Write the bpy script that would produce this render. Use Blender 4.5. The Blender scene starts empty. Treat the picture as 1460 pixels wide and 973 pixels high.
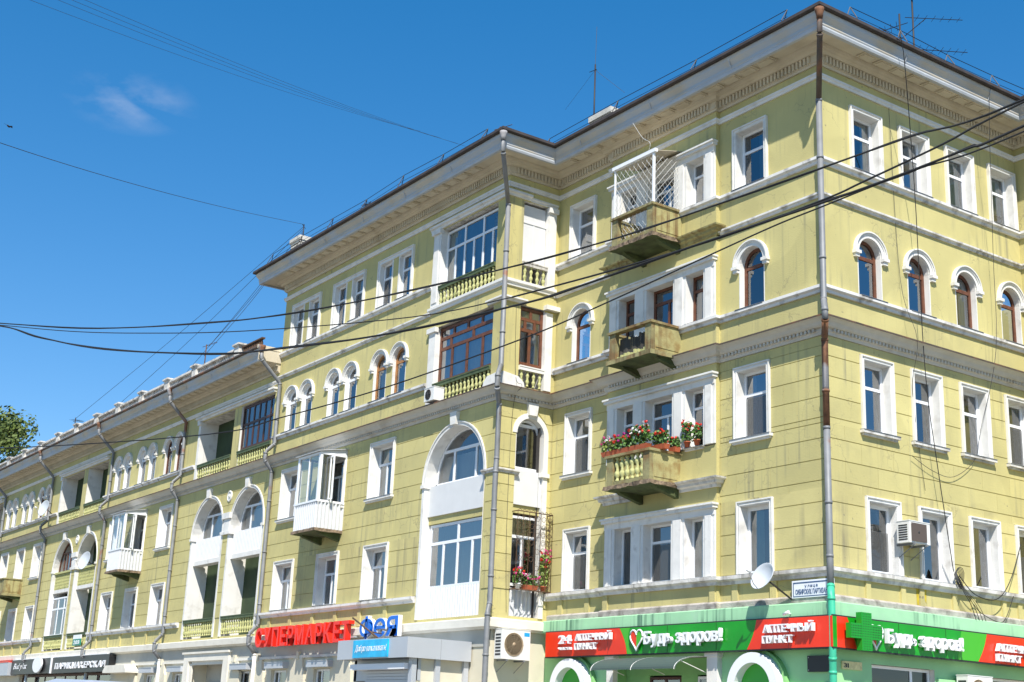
import bpy, math, random
from mathutils import Vector, Matrix
random.seed(11)
scene = bpy.context.scene
COL = scene.collection
PI = math.pi

# ------------------------------------------------------------------ camera
cam = bpy.data.cameras.new('camera'); camo = bpy.data.objects.new('camera', cam); COL.objects.link(camo)
cam.sensor_width = 36; cam.lens = 47.527; cam.clip_start = 0.1; cam.clip_end = 5000
fw = Vector((-0.79182, 0.54241, 0.28071)); rt = Vector((0.57465, 0.81734, 0.04162)); up = Vector((0.20687, -0.19427, 0.95889))
camo.matrix_world = Matrix(((rt.x, up.x, -fw.x, 21.424), (rt.y, up.y, -fw.y, -23.770), (rt.z, up.z, -fw.z, 1.6), (0, 0, 0, 1)))
scene.camera = camo

# ------------------------------------------------------------------ sky and sun
SUN = Vector((0.66, -0.45, 1.0)).normalized()
elev = math.asin(SUN.z); azim = math.atan2(SUN.x, SUN.y)
world = bpy.data.worlds.new('World'); scene.world = world; world.use_nodes = True
wn = world.node_tree.nodes; wl = world.node_tree.links
for n in list(wn): wn.remove(n)
wo = wn.new('ShaderNodeOutputWorld'); bg = wn.new('ShaderNodeBackground'); sky = wn.new('ShaderNodeTexSky')
sky.sky_type = 'NISHITA'; sky.sun_disc = False; sky.sun_elevation = elev; sky.sun_rotation = azim
sky.altitude = 600; sky.air_density = 0.95; sky.dust_density = 0.05; sky.ozone_density = 2.0
hsv = wn.new('ShaderNodeHueSaturation'); hsv.inputs['Saturation'].default_value = 1.42; hsv.inputs['Hue'].default_value = 0.506; hsv.inputs['Value'].default_value = 1.16
gm_ = wn.new('ShaderNodeGamma'); gm_.inputs['Gamma'].default_value = 0.80; wl.new(sky.outputs[0], hsv.inputs['Color']); wl.new(hsv.outputs[0], gm_.inputs['Color'])
# a faint wisp of cloud in the sky dome
tc = wn.new('ShaderNodeTexCoord'); geo = wn.new('ShaderNodeVectorMath'); geo.operation = 'SUBTRACT'
wl.new(tc.outputs['Generated'], geo.inputs[0]); geo.inputs[1].default_value = (-0.8705, 0.2627, 0.4163)
ln = wn.new('ShaderNodeVectorMath'); ln.operation = 'MULTIPLY'; wl.new(geo.outputs[0], ln.inputs[0]); ln.inputs[1].default_value = (1, 1, 2.2)
le = wn.new('ShaderNodeVectorMath'); le.operation = 'LENGTH'; wl.new(ln.outputs[0], le.inputs[0])
mr = wn.new('ShaderNodeMapRange'); mr.inputs[1].default_value = 0.05; mr.inputs[2].default_value = 0.0; wl.new(le.outputs['Value'], mr.inputs[0])
cnz = wn.new('ShaderNodeTexNoise'); cnz.inputs['Scale'].default_value = 34; cnz.inputs['Detail'].default_value = 6; wl.new(ln.outputs[0], cnz.inputs['Vector'])
cr = wn.new('ShaderNodeMapRange'); cr.inputs[1].default_value = 0.42; cr.inputs[2].default_value = 0.95; wl.new(cnz.outputs[0], cr.inputs[0])
mu = wn.new('ShaderNodeMath'); mu.operation = 'MULTIPLY'; wl.new(mr.outputs[0], mu.inputs[0]); wl.new(cr.outputs[0], mu.inputs[1])
mx = wn.new('ShaderNodeMix'); mx.data_type = 'RGBA'; wl.new(mu.outputs[0], mx.inputs['Factor']); wl.new(gm_.outputs[0], mx.inputs['A']); mx.inputs['B'].default_value = (2.1, 2.7, 3.8, 1)
wl.new(mx.outputs['Result'], bg.inputs['Color']); bg.inputs['Strength'].default_value = 0.145
wl.new(bg.outputs[0], wo.inputs[0])
sl = bpy.data.lights.new('sun', 'SUN'); so = bpy.data.objects.new('sun', sl); COL.objects.link(so)
sl.energy = 5.0; sl.angle = math.radians(0.53); sl.color = (1.0, 0.955, 0.88)
so.rotation_euler = SUN.to_track_quat('Z', 'Y').to_euler()
scene.view_settings.view_transform = 'Standard'; scene.view_settings.look = 'None'
scene.view_settings.exposure = 0.53; scene.view_settings.gamma = 1.0
scene.cycles.max_bounces = 7; scene.cycles.transparent_max_bounces = 12
scene.cycles.use_denoising = True

# ------------------------------------------------------------------ materials
MATS = {}
def mat(name, col, rough=0.8, metal=0.0, var=0.0, vscale=1.0, grime=None, gscale=1.0, gth=(0.55, 0.75), streak=None, bump=0.0, bscale=40, chips=0):
    m = bpy.data.materials.new(name); m.use_nodes = True; MATS[name] = m
    nt = m.node_tree; N = nt.nodes; L = nt.links; b = N['Principled BSDF']
    b.inputs['Roughness'].default_value = rough; b.inputs['Metallic'].default_value = metal
    c = (*col, 1); b.inputs['Base Color'].default_value = c
    if not (var or grime or streak or bump): return m
    g = N.new('ShaderNodeNewGeometry'); cur = None
    def noise(scale, detail=4, vec=None):
        n = N.new('ShaderNodeTexNoise'); n.inputs['Scale'].default_value = scale; n.inputs['Detail'].default_value = detail
        L.new(vec or g.outputs['Position'], n.inputs['Vector']); return n.outputs[0]
    def rng(s, a, b2, lo=0, hi=1):
        r = N.new('ShaderNodeMapRange'); r.inputs[1].default_value = a; r.inputs[2].default_value = b2
        r.inputs[3].default_value = lo; r.inputs[4].default_value = hi; L.new(s, r.inputs[0]); return r.outputs[0]
    def mix(fac, A, B, blend='MIX'):
        x = N.new('ShaderNodeMix'); x.data_type = 'RGBA'; x.blend_type = blend; L.new(fac, x.inputs['Factor'])
        if isinstance(A, tuple): x.inputs['A'].default_value = A
        else: L.new(A, x.inputs['A'])
        if isinstance(B, tuple): x.inputs['B'].default_value = B
        else: L.new(B, x.inputs['B'])
        return x.outputs['Result']
    cur = c
    if var:
        lo = tuple(max(0, v * (1 - var)) for v in col) + (1,); hi = tuple(min(1, v * (1 + var)) for v in col) + (1,)
        cur = mix(rng(noise(vscale, 5), 0.3, 0.7), lo, hi)
    if grime:
        cur = mix(rng(noise(gscale, 8), gth[0], gth[1], 0, grime[3]), cur, (*grime[:3], 1))
    if streak:
        sc = N.new('ShaderNodeVectorMath'); sc.operation = 'MULTIPLY'; L.new(g.outputs['Position'], sc.inputs[0]); sc.inputs[1].default_value = (streak[4], streak[4], 0.22)
        f = rng(noise(1.0, 6, sc.outputs[0]), streak[5], streak[5] + 0.17, 0, 1)
        pm = rng(noise(0.55, 3), 0.45, 0.62, 0, streak[3])
        mm = N.new('ShaderNodeMath'); mm.operation = 'MULTIPLY'; L.new(f, mm.inputs[0]); L.new(pm, mm.inputs[1])
        cur = mix(mm.outputs[0], cur, (*streak[:3], 1))
    if chips:
        oi = N.new('ShaderNodeObjectInfo'); vv = rng(oi.outputs['Random'], 0, 1, 0.93, 1.04); pch = rng(noise(0.33, 1), 0.50, 0.515, 0.95, 1.02)
        mm = N.new('ShaderNodeMath'); mm.operation = 'MULTIPLY'; L.new(vv, mm.inputs[0]); L.new(pch, mm.inputs[1]); hv = N.new('ShaderNodeHueSaturation'); L.new(mm.outputs[0], hv.inputs['Value']); L.new(cur, hv.inputs['Color']); cur = hv.outputs[0]
        vo = N.new('ShaderNodeTexVoronoi'); vo.feature = 'DISTANCE_TO_EDGE'; vo.inputs['Scale'].default_value = 0.62
        wv = N.new('ShaderNodeTexNoise'); wv.inputs['Scale'].default_value = 2.2; wv.inputs['Detail'].default_value = 5; L.new(g.outputs['Position'], wv.inputs['Vector']); av = N.new('ShaderNodeVectorMath'); av.operation = 'ADD'; L.new(g.outputs['Position'], av.inputs[0]); L.new(wv.outputs['Color'], av.inputs[1]); L.new(av.outputs[0], vo.inputs['Vector'])
        ck = rng(vo.outputs['Distance'], 0.0, 0.009, 0.55, 0.0); cm_ = rng(noise(0.4, 2), 0.50, 0.58); mm = N.new('ShaderNodeMath'); mm.operation = 'MULTIPLY'; L.new(ck, mm.inputs[0]); L.new(cm_, mm.inputs[1]); cur = mix(mm.outputs[0], cur, (0.2, 0.175, 0.11, 1))
        f1 = rng(noise(7.0, 3), 0.68, 0.72, 0, chips); f2 = rng(noise(0.5, 2), 0.5, 0.6); mm = N.new('ShaderNodeMath'); mm.operation = 'MULTIPLY'; L.new(f1, mm.inputs[0]); L.new(f2, mm.inputs[1])
        cur = mix(mm.outputs[0], cur, (0.17, 0.15, 0.11, 1))
    if not isinstance(cur, tuple): L.new(cur, b.inputs['Base Color'])
    if bump:
        bp = N.new('ShaderNodeBump'); bp.inputs['Strength'].default_value = bump; bp.inputs['Distance'].default_value = 0.02
        L.new(noise(bscale, 6), bp.inputs['Height']); L.new(bp.outputs[0], b.inputs['Normal'])
    return m
YEL = (0.552, 0.486, 0.205)
mat('plaster', YEL, 0.9, var=0.09, vscale=0.55, grime=(0.40, 0.36, 0.17, 0.5), gscale=0.9, gth=(0.50, 0.78), streak=(0.27, 0.25, 0.15, 0.75, 6.5, 0.53), bump=0.25, bscale=28, chips=0.7)
mat('plaster_low', (0.55, 0.48, 0.205), 0.9, var=0.10, vscale=0.7, grime=(0.34, 0.30, 0.16, 0.55), gscale=1.2, gth=(0.54, 0.76), streak=(0.23, 0.205, 0.13, 0.72, 7.0, 0.51), bump=0.25, bscale=28, chips=0.8)
mat('trim', (0.73, 0.712, 0.665), 0.75, var=0.06, vscale=2.0, grime=(0.42, 0.39, 0.34, 0.6), gscale=2.6, gth=(0.54, 0.78), bump=0.12, bscale=30)
mat('trim_worn', (0.74, 0.725, 0.69), 0.8, var=0.07, vscale=3.0, grime=(0.34, 0.31, 0.27, 0.6), gscale=3.0, gth=(0.55, 0.75), streak=(0.2, 0.18, 0.15, 0.5, 8, 0.54), bump=0.3, bscale=24)
mat('trim_old', (0.66, 0.635, 0.585), 0.85, var=0.12, vscale=3.0, grime=(0.26, 0.23, 0.19, 0.75), gscale=3.2, gth=(0.47, 0.68), streak=(0.16, 0.14, 0.12, 0.7, 8, 0.5), bump=0.4, bscale=24)
mat('ledge', (0.72, 0.70, 0.66), 0.8, var=0.08, vscale=2.5, grime=(0.27, 0.25, 0.22, 0.85), gscale=2.6, gth=(0.52, 0.68), bump=0.3, bscale=26)
mat('cornice', (0.58, 0.51, 0.385), 0.85, var=0.08, vscale=1.5, grime=(0.38, 0.31, 0.2, 0.5), gscale=1.3, gth=(0.5, 0.75), bump=0.15)
mat('cornice_mid', (0.58, 0.545, 0.475), 0.85, var=0.10, vscale=1.6, grime=(0.35, 0.30, 0.23, 0.6), gscale=1.6, gth=(0.5, 0.72), bump=0.2)
mat('gutter', (0.50, 0.445, 0.36), 0.55, var=0.12, vscale=0.9, grime=(0.42, 0.45, 0.48, 0.9), gscale=0.8, gth=(0.45, 0.6))
mat('gutter_lip', (0.46, 0.48, 0.50), 0.6, var=0.1, vscale=2)
mat('flashing', (0.085, 0.065, 0.052), 0.7, var=0.3, vscale=4, grime=(0.24, 0.10, 0.045, 0.7), gscale=2.2, gth=(0.5, 0.66))
mat('sill_metal', (0.22, 0.23, 0.245), 0.45, metal=0.4, var=0.25, vscale=5)
mat('roof', (0.045, 0.035, 0.032), 0.75, var=0.35, vscale=3, bump=0.3, bscale=9)
mat('zinc', (0.20, 0.205, 0.21), 0.55, metal=0.1, var=0.14, vscale=3, grime=(0.23, 0.085, 0.03, 0.8), gscale=1.0, gth=(0.62, 0.68))
mat('zinc_rust', (0.185, 0.085, 0.042), 0.8, metal=0.1, var=0.35, vscale=7, grime=(0.36, 0.37, 0.38, 0.8), gscale=1.2, gth=(0.52, 0.6), bump=0.2)
mat('pipe_green', (0.05, 0.46, 0.27), 0.5, var=0.1, vscale=4)
mat('pipe_cream', (0.72, 0.70, 0.64), 0.6, var=0.1, vscale=4)
mat('pvc', (0.82, 0.83, 0.84), 0.35)
mat('wood', (0.135, 0.048, 0.022), 0.55, var=0.3, vscale=9, bump=0.15, bscale=60)
mat('wood_pale', (0.36, 0.16, 0.05), 0.55, var=0.25, vscale=9)
mat('wood_dark', (0.07, 0.025, 0.014), 0.5, var=0.25, vscale=9)
mat('paint_green', (0.085, 0.115, 0.045), 0.6, var=0.2, vscale=5, grime=(0.03, 0.05, 0.02, 0.6), gscale=6, gth=(0.5, 0.7))
mat('baluster_paint', (0.50, 0.49, 0.21), 0.8, var=0.16, vscale=9, grime=(0.14, 0.17, 0.06, 0.8), gscale=9, gth=(0.52, 0.68), bump=0.3)
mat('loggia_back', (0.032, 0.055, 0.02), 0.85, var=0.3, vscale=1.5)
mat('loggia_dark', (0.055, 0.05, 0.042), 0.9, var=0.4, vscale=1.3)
mat('corrugated', (0.60, 0.61, 0.62), 0.5, var=0.05, vscale=5)
mat('board_white', (0.66, 0.66, 0.65), 0.55, var=0.03, vscale=3)
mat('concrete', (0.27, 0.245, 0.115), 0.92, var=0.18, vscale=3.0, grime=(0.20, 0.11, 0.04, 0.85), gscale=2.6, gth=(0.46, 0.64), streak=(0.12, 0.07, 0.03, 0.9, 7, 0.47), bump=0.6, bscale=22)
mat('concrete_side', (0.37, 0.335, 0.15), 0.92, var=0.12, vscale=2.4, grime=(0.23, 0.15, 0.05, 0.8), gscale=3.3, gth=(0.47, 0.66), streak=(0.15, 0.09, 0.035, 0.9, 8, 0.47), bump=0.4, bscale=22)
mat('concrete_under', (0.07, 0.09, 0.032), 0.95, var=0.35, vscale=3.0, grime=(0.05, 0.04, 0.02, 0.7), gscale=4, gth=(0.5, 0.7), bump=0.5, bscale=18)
mat('broken_edge', (0.20, 0.145, 0.095), 0.95, var=0.45, vscale=11, bump=1.0, bscale=22)
mat('curtain', (0.86, 0.87, 0.86), 0.9)
mat('curtain_teal', (0.25, 0.44, 0.44), 0.9)
mat('curtain_blue', (0.10, 0.24, 0.42), 0.9)

mat('interior_dark', (0.055, 0.05, 0.045), 0.95)  # near-black, the dimness of rooms behind glass is put into the colour
mat('cream', (0.64, 0.59, 0.455), 0.85, var=0.07, vscale=0.9, grime=(0.42, 0.38, 0.3, 0.5), gscale=1.2, gth=(0.55, 0.8), bump=0.12)
mat('cream_slab', (0.72, 0.68, 0.585), 0.85, var=0.07, vscale=1.4, grime=(0.45, 0.41, 0.34, 0.5), gscale=1.8, gth=(0.55, 0.78), bump=0.2)
mat('frieze', (0.47, 0.455, 0.395), 0.85, var=0.08, vscale=1.0, grime=(0.36, 0.34, 0.27, 0.5), gscale=1.1)
mat('stone_band', (0.44, 0.40, 0.355), 0.92, var=0.18, vscale=4, grime=(0.19, 0.165, 0.14, 0.8), gscale=3.6, gth=(0.48, 0.66), bump=0.6, bscale=24)
mat('mint', (0.34, 0.62, 0.36), 0.8, var=0.07, vscale=1.6, grime=(0.40, 0.55, 0.42, 0.5), gscale=3, streak=(0.05, 0.14, 0.09, 0.85, 9, 0.48), bump=0.15)
mat('green_wall', (0.22, 0.47, 0.17), 0.75, var=0.08, vscale=1.2)
mat('mint_wall', (0.33, 0.62, 0.30), 0.75, var=0.08, vscale=1.2)
mat('sign_green', (0.006, 0.29, 0.012), 0.32, var=0.14, vscale=1.3)
mat('sign_lime', (0.06, 0.42, 0.02), 0.3)
mat('sign_red', (0.78, 0.035, 0.008), 0.34, var=0.10, vscale=1.4)
mat('letter_red', (0.86, 0.022, 0.010), 0.35)
mat('letter_blue', (0.005, 0.14, 0.60), 0.35)
mat('letter_white', (0.82, 0.82, 0.83), 0.4)
mat('cross_green', (0.008, 0.28, 0.02), 0.35)
mat('sign_cyan', (0.012, 0.42, 0.72), 0.3, var=0.25, vscale=2.2)
mat('sign_black', (0.014, 0.014, 0.015), 0.35)
mat('sign_edge', (0.03, 0.03, 0.03), 0.5)
mat('metal_panel', (0.50, 0.52, 0.55), 0.42, metal=0.25, var=0.04, vscale=1)
mat('plate_white', (0.80, 0.82, 0.85), 0.4)
mat('plate_blue', (0.055, 0.105, 0.21), 0.4)
mat('plate_green', (0.01, 0.22, 0.15), 0.4)
mat('plate_yellow', (0.72, 0.62, 0.30), 0.6, var=0.2, vscale=12)
mat('ac_white', (0.74, 0.73, 0.69), 0.5, var=0.04, vscale=6)
mat('ac_grille', (0.10, 0.075, 0.062), 0.6)
mat('ac_tan', (0.36, 0.27, 0.17), 0.6)
mat('ac_tag', (0.01, 0.33, 0.66), 0.4)
mat('dish', (0.52, 0.55, 0.58), 0.45)
mat('black_iron', (0.022, 0.018, 0.016), 0.6)
mat('rusty_iron', (0.10, 0.055, 0.03), 0.85, var=0.3, vscale=9)
mat('cable', (0.012, 0.012, 0.013), 0.6)
mat('wire', (0.03, 0.03, 0.034), 0.6)
mat('white_wire', (0.55, 0.55, 0.53), 0.5)
mat('chimney', (0.55, 0.52, 0.46), 0.9, var=0.14, vscale=4, bump=0.5, bscale=18)
mat('terracotta', (0.42, 0.10, 0.04), 0.8, var=0.15, vscale=14)
mat('pot_white', (0.75, 0.75, 0.76), 0.6)
mat('leaf', (0.075, 0.165, 0.028), 0.6, var=0.4, vscale=9)
mat('leaf_light', (0.20, 0.27, 0.05), 0.6, var=0.3, vscale=14)
mat('petal_red', (0.72, 0.03, 0.015), 0.6)
mat('petal_pink', (0.70, 0.06, 0.26), 0.6)
mat('petal_white', (0.80, 0.79, 0.76), 0.6)
mat('petal_magenta', (0.42, 0.02, 0.22), 0.6)
mat('awning', (0.055, 0.085, 0.072), 0.75)
mat('poster_green', (0.05, 0.40, 0.04), 0.5)
mat('asphalt', (0.085, 0.08, 0.074), 0.9, var=0.2, vscale=1.5, bump=0.3, bscale=60)
mat('paving', (0.31, 0.285, 0.24), 0.9, var=0.15, vscale=1.5, bump=0.3, bscale=20)
mat('kerb', (0.38, 0.37, 0.35), 0.9, var=0.1, vscale=3)
mat('ground', (0.16, 0.145, 0.10), 0.95, var=0.3, vscale=0.2)
mat('paint_line', (0.75, 0.75, 0.72), 0.8)
mat('bark', (0.10, 0.075, 0.05), 0.95, var=0.3, vscale=6)
mat('tree_leaf', (0.10, 0.14, 0.025), 0.65, var=0.35, vscale=2.0)
mat('car_paint', (0.55, 0.57, 0.60), 0.3, metal=0.3)
mat('tyre', (0.02, 0.02, 0.02), 0.85)
mat('alloy', (0.5, 0.5, 0.52), 0.35, metal=0.8)
mat('lamp_red', (0.45, 0.01, 0.01), 0.3)
mat('lamp_clear', (0.75, 0.78, 0.8), 0.2)
mat('pole_concrete', (0.38, 0.37, 0.35), 0.9, var=0.1, vscale=2)
mat('paint_yellow', (0.50, 0.38, 0.03), 0.8, var=0.25, vscale=8)
mat('bird', (0.03, 0.03, 0.035), 0.8)
def glass(name, tint, ior=1.62, rough=0.0):
    m = bpy.data.materials.new(name); m.use_nodes = True; MATS[name] = m
    N = m.node_tree.nodes; L = m.node_tree.links; N.remove(N['Principled BSDF']); out = N['Material Output']
    t = N.new('ShaderNodeBsdfTransparent'); t.inputs[0].default_value = (*tint, 1)
    g = N.new('ShaderNodeBsdfGlossy'); g.inputs['Roughness'].default_value = rough; g.inputs[0].default_value = (0.95, 0.97, 1, 1)
    f = N.new('ShaderNodeFresnel'); f.inputs[0].default_value = ior
    ge = N.new('ShaderNodeNewGeometry'); nz = N.new('ShaderNodeTexNoise'); nz.inputs['Scale'].default_value = 0.9
    L.new(ge.outputs['Position'], nz.inputs['Vector']); bp = N.new('ShaderNodeBump'); bp.inputs['Strength'].default_value = 0.06; bp.inputs['Distance'].default_value = 0.1
    L.new(nz.outputs[0], bp.inputs['Height']); L.new(bp.outputs[0], g.inputs['Normal'])
    x = N.new('ShaderNodeMixShader'); L.new(f.outputs[0], x.inputs[0]); L.new(t.outputs[0], x.inputs[1]); L.new(g.outputs[0], x.inputs[2]); L.new(x.outputs[0], out.inputs[0])
glass('glass', (0.86, 0.90, 0.91), 2.7)
glass('glass_bright', (0.80, 0.86, 0.90), 3.6)
glass('glass_teal', (0.70, 0.84, 0.84), 3.0)
m_ = bpy.data.materials.new('insect_net'); m_.use_nodes = True; MATS['insect_net'] = m_; N = m_.node_tree.nodes; tr_ = N.new('ShaderNodeBsdfTransparent'); xx = N.new('ShaderNodeMixShader'); xx.inputs[0].default_value = 0.5; N['Principled BSDF'].inputs['Base Color'].default_value = (0.12, 0.12, 0.115, 1); N['Principled BSDF'].inputs['Roughness'].default_value = 0.9
m_.node_tree.links.new(N['Principled BSDF'].outputs[0], xx.inputs[2]); m_.node_tree.links.new(tr_.outputs[0], xx.inputs[1]); m_.node_tree.links.new(xx.outputs[0], N['Material Output'].inputs[0])
glass('glass_green', (0.35, 0.60, 0.55), 1.8)
glass('glass_car', (0.10, 0.12, 0.12), 1.6)

# ------------------------------------------------------------------ mesh helpers
class MB:
    """collects faces; local axes: x along the facade, -y out of it, z up"""
    def __init__(s): s.v = []; s.f = []; s.m = []; s.sm = []
    def face(s, pts, m=0, smooth=False):
        i = len(s.v); s.v += [tuple(p) for p in pts]; s.f.append(tuple(range(i, i + len(pts)))); s.m.append(m); s.sm.append(smooth)
    def hexa(s, P, m=0):
        i = len(s.v); s.v += [tuple(p) for p in P]
        for q in ((0, 3, 2, 1), (4, 5, 6, 7), (0, 1, 5, 4), (1, 2, 6, 5), (2, 3, 7, 6), (3, 0, 4, 7)):
            s.f.append(tuple(i + k for k in q)); s.m.append(m); s.sm.append(False)
    def box(s, u0, u1, d0, d1, z0, z1, m=0):
        y0, y1 = -d1, -d0
        s.hexa([(u0, y0, z0), (u1, y0, z0), (u1, y1, z0), (u0, y1, z0), (u0, y0, z1), (u1, y0, z1), (u1, y1, z1), (u0, y1, z1)], m)
    def prism(s, poly, d0, d1, m=0):
        n = len(poly); i = len(s.v)
        s.v += [(p[0], -d1, p[1]) for p in poly] + [(p[0], -d0, p[1]) for p in poly]
        s.f.append(tuple(i + k for k in range(n))); s.f.append(tuple(i + n + k for k in range(n - 1, -1, -1))); s.m += [m, m]; s.sm += [False, False]
        for k in range(n):
            l = (k + 1) % n; s.f.append((i + k, i + n + k, i + n + l, i + l)); s.m.append(m); s.sm.append(False)
    def arcring(s, c, zc, r0, r1, d0, d1, n=14, a0=0, a1=PI, m=0):
        for k in range(n):
            a, b = a0 + (a1 - a0) * k / n, a0 + (a1 - a0) * (k + 1) / n
            s.prism([(c + r0 * math.cos(a), zc + r0 * math.sin(a)), (c + r1 * math.cos(a), zc + r1 * math.sin(a)), (c + r1 * math.cos(b), zc + r1 * math.sin(b)), (c + r0 * math.cos(b), zc + r0 * math.sin(b))], d0, d1, m)
    def tube(s, pts, r, n=6, m=0, caps=True):
        P = [Vector(p) for p in pts]; rings = []
        for k, p in enumerate(P):
            t = (P[min(k + 1, len(P) - 1)] - P[max(k - 1, 0)]).normalized()
            a = t.cross(Vector((0, 0, 1)) if abs(t.z) < 0.95 else Vector((1, 0, 0))).normalized(); b = t.cross(a)
            rr = r[k] if isinstance(r, (list, tuple)) else r
            i = len(s.v); rings.append(i)
            for q in range(n):
                w = 2 * PI * q / n; s.v.append(tuple(p + a * (rr * math.cos(w)) + b * (rr * math.sin(w))))
        for k in range(len(P) - 1):
            for q in range(n):
                l = (q + 1) % n; s.f.append((rings[k] + q, rings[k] + l, rings[k + 1] + l, rings[k + 1] + q)); s.m.append(m); s.sm.append(n > 5)
        if caps:
            s.f.append(tuple(rings[0] + q for q in range(n - 1, -1, -1))); s.f.append(tuple(rings[-1] + q for q in range(n))); s.m += [m, m]; s.sm += [False, False]
    def lathe(s, prof, n=10, c=(0, 0, 0), m=0, axis='z'):
        rings = []
        for r, h in prof:
            rings.append(len(s.v))
            for q in range(n):
                w = 2 * PI * q / n; x, y = r * math.cos(w), r * math.sin(w)
                p = (x, y, h) if axis == 'z' else (x, -h, y)
                s.v.append((c[0] + p[0], c[1] + p[1], c[2] + p[2]))
        for k in range(len(prof) - 1):
            for q in range(n):
                l = (q + 1) % n; s.f.append((rings[k] + q, rings[k] + l, rings[k + 1] + l, rings[k + 1] + q)); s.m.append(m); s.sm.append(True)
        s.f.append(tuple(rings[0] + q for q in range(n - 1, -1, -1))); s.f.append(tuple(rings[-1] + q for q in range(n))); s.m += [m, m]; s.sm += [False, False]
    def mesh(s, name, mats):
        me = bpy.data.meshes.new(name); me.from_pydata(s.v, [], s.f)
        mats = [mats] if isinstance(mats, str) else mats
        for x in mats: me.materials.append(MATS[x])
        me.polygons.foreach_set('material_index', s.m); me.polygons.foreach_set('use_smooth', s.sm); me.update(); return me
YM = -1.95
FR = {'W': (0, 0, 0), 'M': (0, YM, 0), 'R': (0, 0, 1), 'T': (-10.9, 0, 1), 'Q': (2.2, 0, 1)}
def place(o, fr, u=0, z=0, d=0):
    x, y, q = FR[fr]
    if q: o.location = (x + d, y + u, z); o.rotation_euler = (0, 0, PI / 2)
    else: o.location = (x + u, y - d, z)
    return o
def obj(name, me, parent=None, fr=None, u=0, z=0, d=0, mats=None):
    if isinstance(me, MB): me = me.mesh(name, mats)
    o = bpy.data.objects.new(name, me); COL.objects.link(o); o.parent = parent
    if fr: place(o, fr, u, z, d)
    else: o.location = (u, -d, z)
    return o
def tag(o, label, cat, group=None):
    o['label'] = label; o['category'] = cat
    if group: o['group'] = group
    return o
def thing(name, label, cat, fr=None, u=0, z=0, d=0, group=None, loc=None):
    o = bpy.data.objects.new(name, None); COL.objects.link(o); o.empty_display_size = 0.2
    if fr: place(o, fr, u, z, d)
    if loc: o.location = loc
    return tag(o, label, cat, group)
def struct(o): o['kind'] = 'structure'; return o
def stuff(o): o['kind'] = 'stuff'; return o
CACHE = {}
def cached(key, fn):
    if key not in CACHE: CACHE[key] = fn()
    return CACHE[key]

# ------------------------------------------------------------------ ground, road, pavement
g = MB(); g.face([(-2500, -2500, -0.12), (2500, -2500, -0.12), (2500, 2500, -0.12), (-2500, 2500, -0.12)]); struct(obj('ground', g, mats='ground'))
g = MB(); g.face([(-400, -22, -0.105), (400, -22, -0.105), (400, -8.2, -0.105), (-400, -8.2, -0.105)]); g.face([(10, -8.2, -0.105), (22, -8.2, -0.105), (22, 300, -0.105), (10, 300, -0.105)]); struct(obj('road', g, mats='asphalt'))
g = MB(); g.hexa([(-400, -8, -0.11), (9.8, -8, -0.11), (9.8, 300, -0.11), (-400, 300, -0.11), (-400, -8, 0), (9.8, -8, 0), (9.8, 300, 0), (-400, 300, 0)])
g.hexa([(-400, -40, -0.11), (400, -40, -0.11), (400, -22.2, -0.11), (-400, -22.2, -0.11), (-400, -40, 0), (400, -40, 0), (400, -22.2, 0), (-400, -22.2, 0)]); struct(obj('pavement', g, mats='paving'))
g = MB(); g.box(-400, 9.8, 8.0, 8.2, -0.1, 0.02); g.box(-400, 400, 22.0, 22.2, -0.1, 0.02); g.box(9.8, 10.0, -300, 8.2, -0.1, 0.02); struct(obj('kerb', g, mats='kerb'))
g = MB()
for k in range(-24, 12): g.face([(k * 6, -15.2, -0.1), (k * 6 + 3, -15.2, -0.1), (k * 6 + 3, -15.05, -0.1), (k * 6, -15.05, -0.1)])
struct(obj('lane_marking', g, mats='paint_line'))

# ------------------------------------------------------------------ the apartment building
B = thing('apartment_building', 'long pale yellow apartment block with white trim, arched windows, loggias and balconies', 'building')
HOLES = {'W': [], 'M': [], 'R': [], 'T': [], 'Q': []}      # (u0,u1,z0,z1,arch_radius or 0)
BLOCK = {'W': [], 'M': [], 'R': [], 'T': [], 'Q': []}      # what interrupts the plaster courses
def hole(fr, u0, u1, z0, z1, arch=0): HOLES[fr].append((u0, u1, z0, z1, arch))
def block(fr, u0, u1, z0, z1, arch=0): BLOCK[fr].append((u0, u1, z0, z1, arch))

def frame_mesh(w, h, mulls, trans, matn, bar=0.07, arch=0):
    def mk():
        b = MB(); a = w / 2; t = 0.03
        b.box(-a, -a + bar, -t, t, 0, h); b.box(a - bar, a, -t, t, 0, h); b.box(-a + bar, a - bar, -t, t - 0.002, 0, bar)
        if arch: b.arcring(0, h, a - bar, a, -t, t, 12)
        else: b.box(-a + bar, a - bar, -t, t - 0.002, h - bar, h)
        for z, u0, u1 in trans: b.box(u0, u1, -t, t - 0.004, z - bar * 0.55, z + bar * 0.55)
        for u, z0, z1 in mulls:
            if arch and z1 > h: z1 = h + math.sqrt(max(0, a * a - u * u)) - bar * 0.5
            b.box(u - bar * 0.55, u + bar * 0.55, -t, t - 0.007, z0, z1)
        return b.mesh('frame', matn)
    return cached(('fr', w, h, tuple(mulls), tuple(trans), matn, bar, arch), mk)
def pane_mesh(w, h, arch=0, matn='glass'):
    if matn == 'glass': matn = random.choice(['glass', 'glass', 'glass_bright', 'glass_teal', 'glass_bright'])
    def mk():
        b = MB(); a = w / 2 - 0.02
        if arch: b.face([(-a, 0, 0.02), (a, 0, 0.02)] + [(a * math.cos(PI * k / 14), 0, h + a * math.sin(PI * k / 14)) for k in range(15)])
        else: b.face([(-a, 0, 0.02), (a, 0, 0.02), (a, 0, h - 0.02), (-a, 0, h - 0.02)])
        return b.mesh('pane', matn)
    return cached(('pa', w, h, arch, matn), mk)
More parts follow.
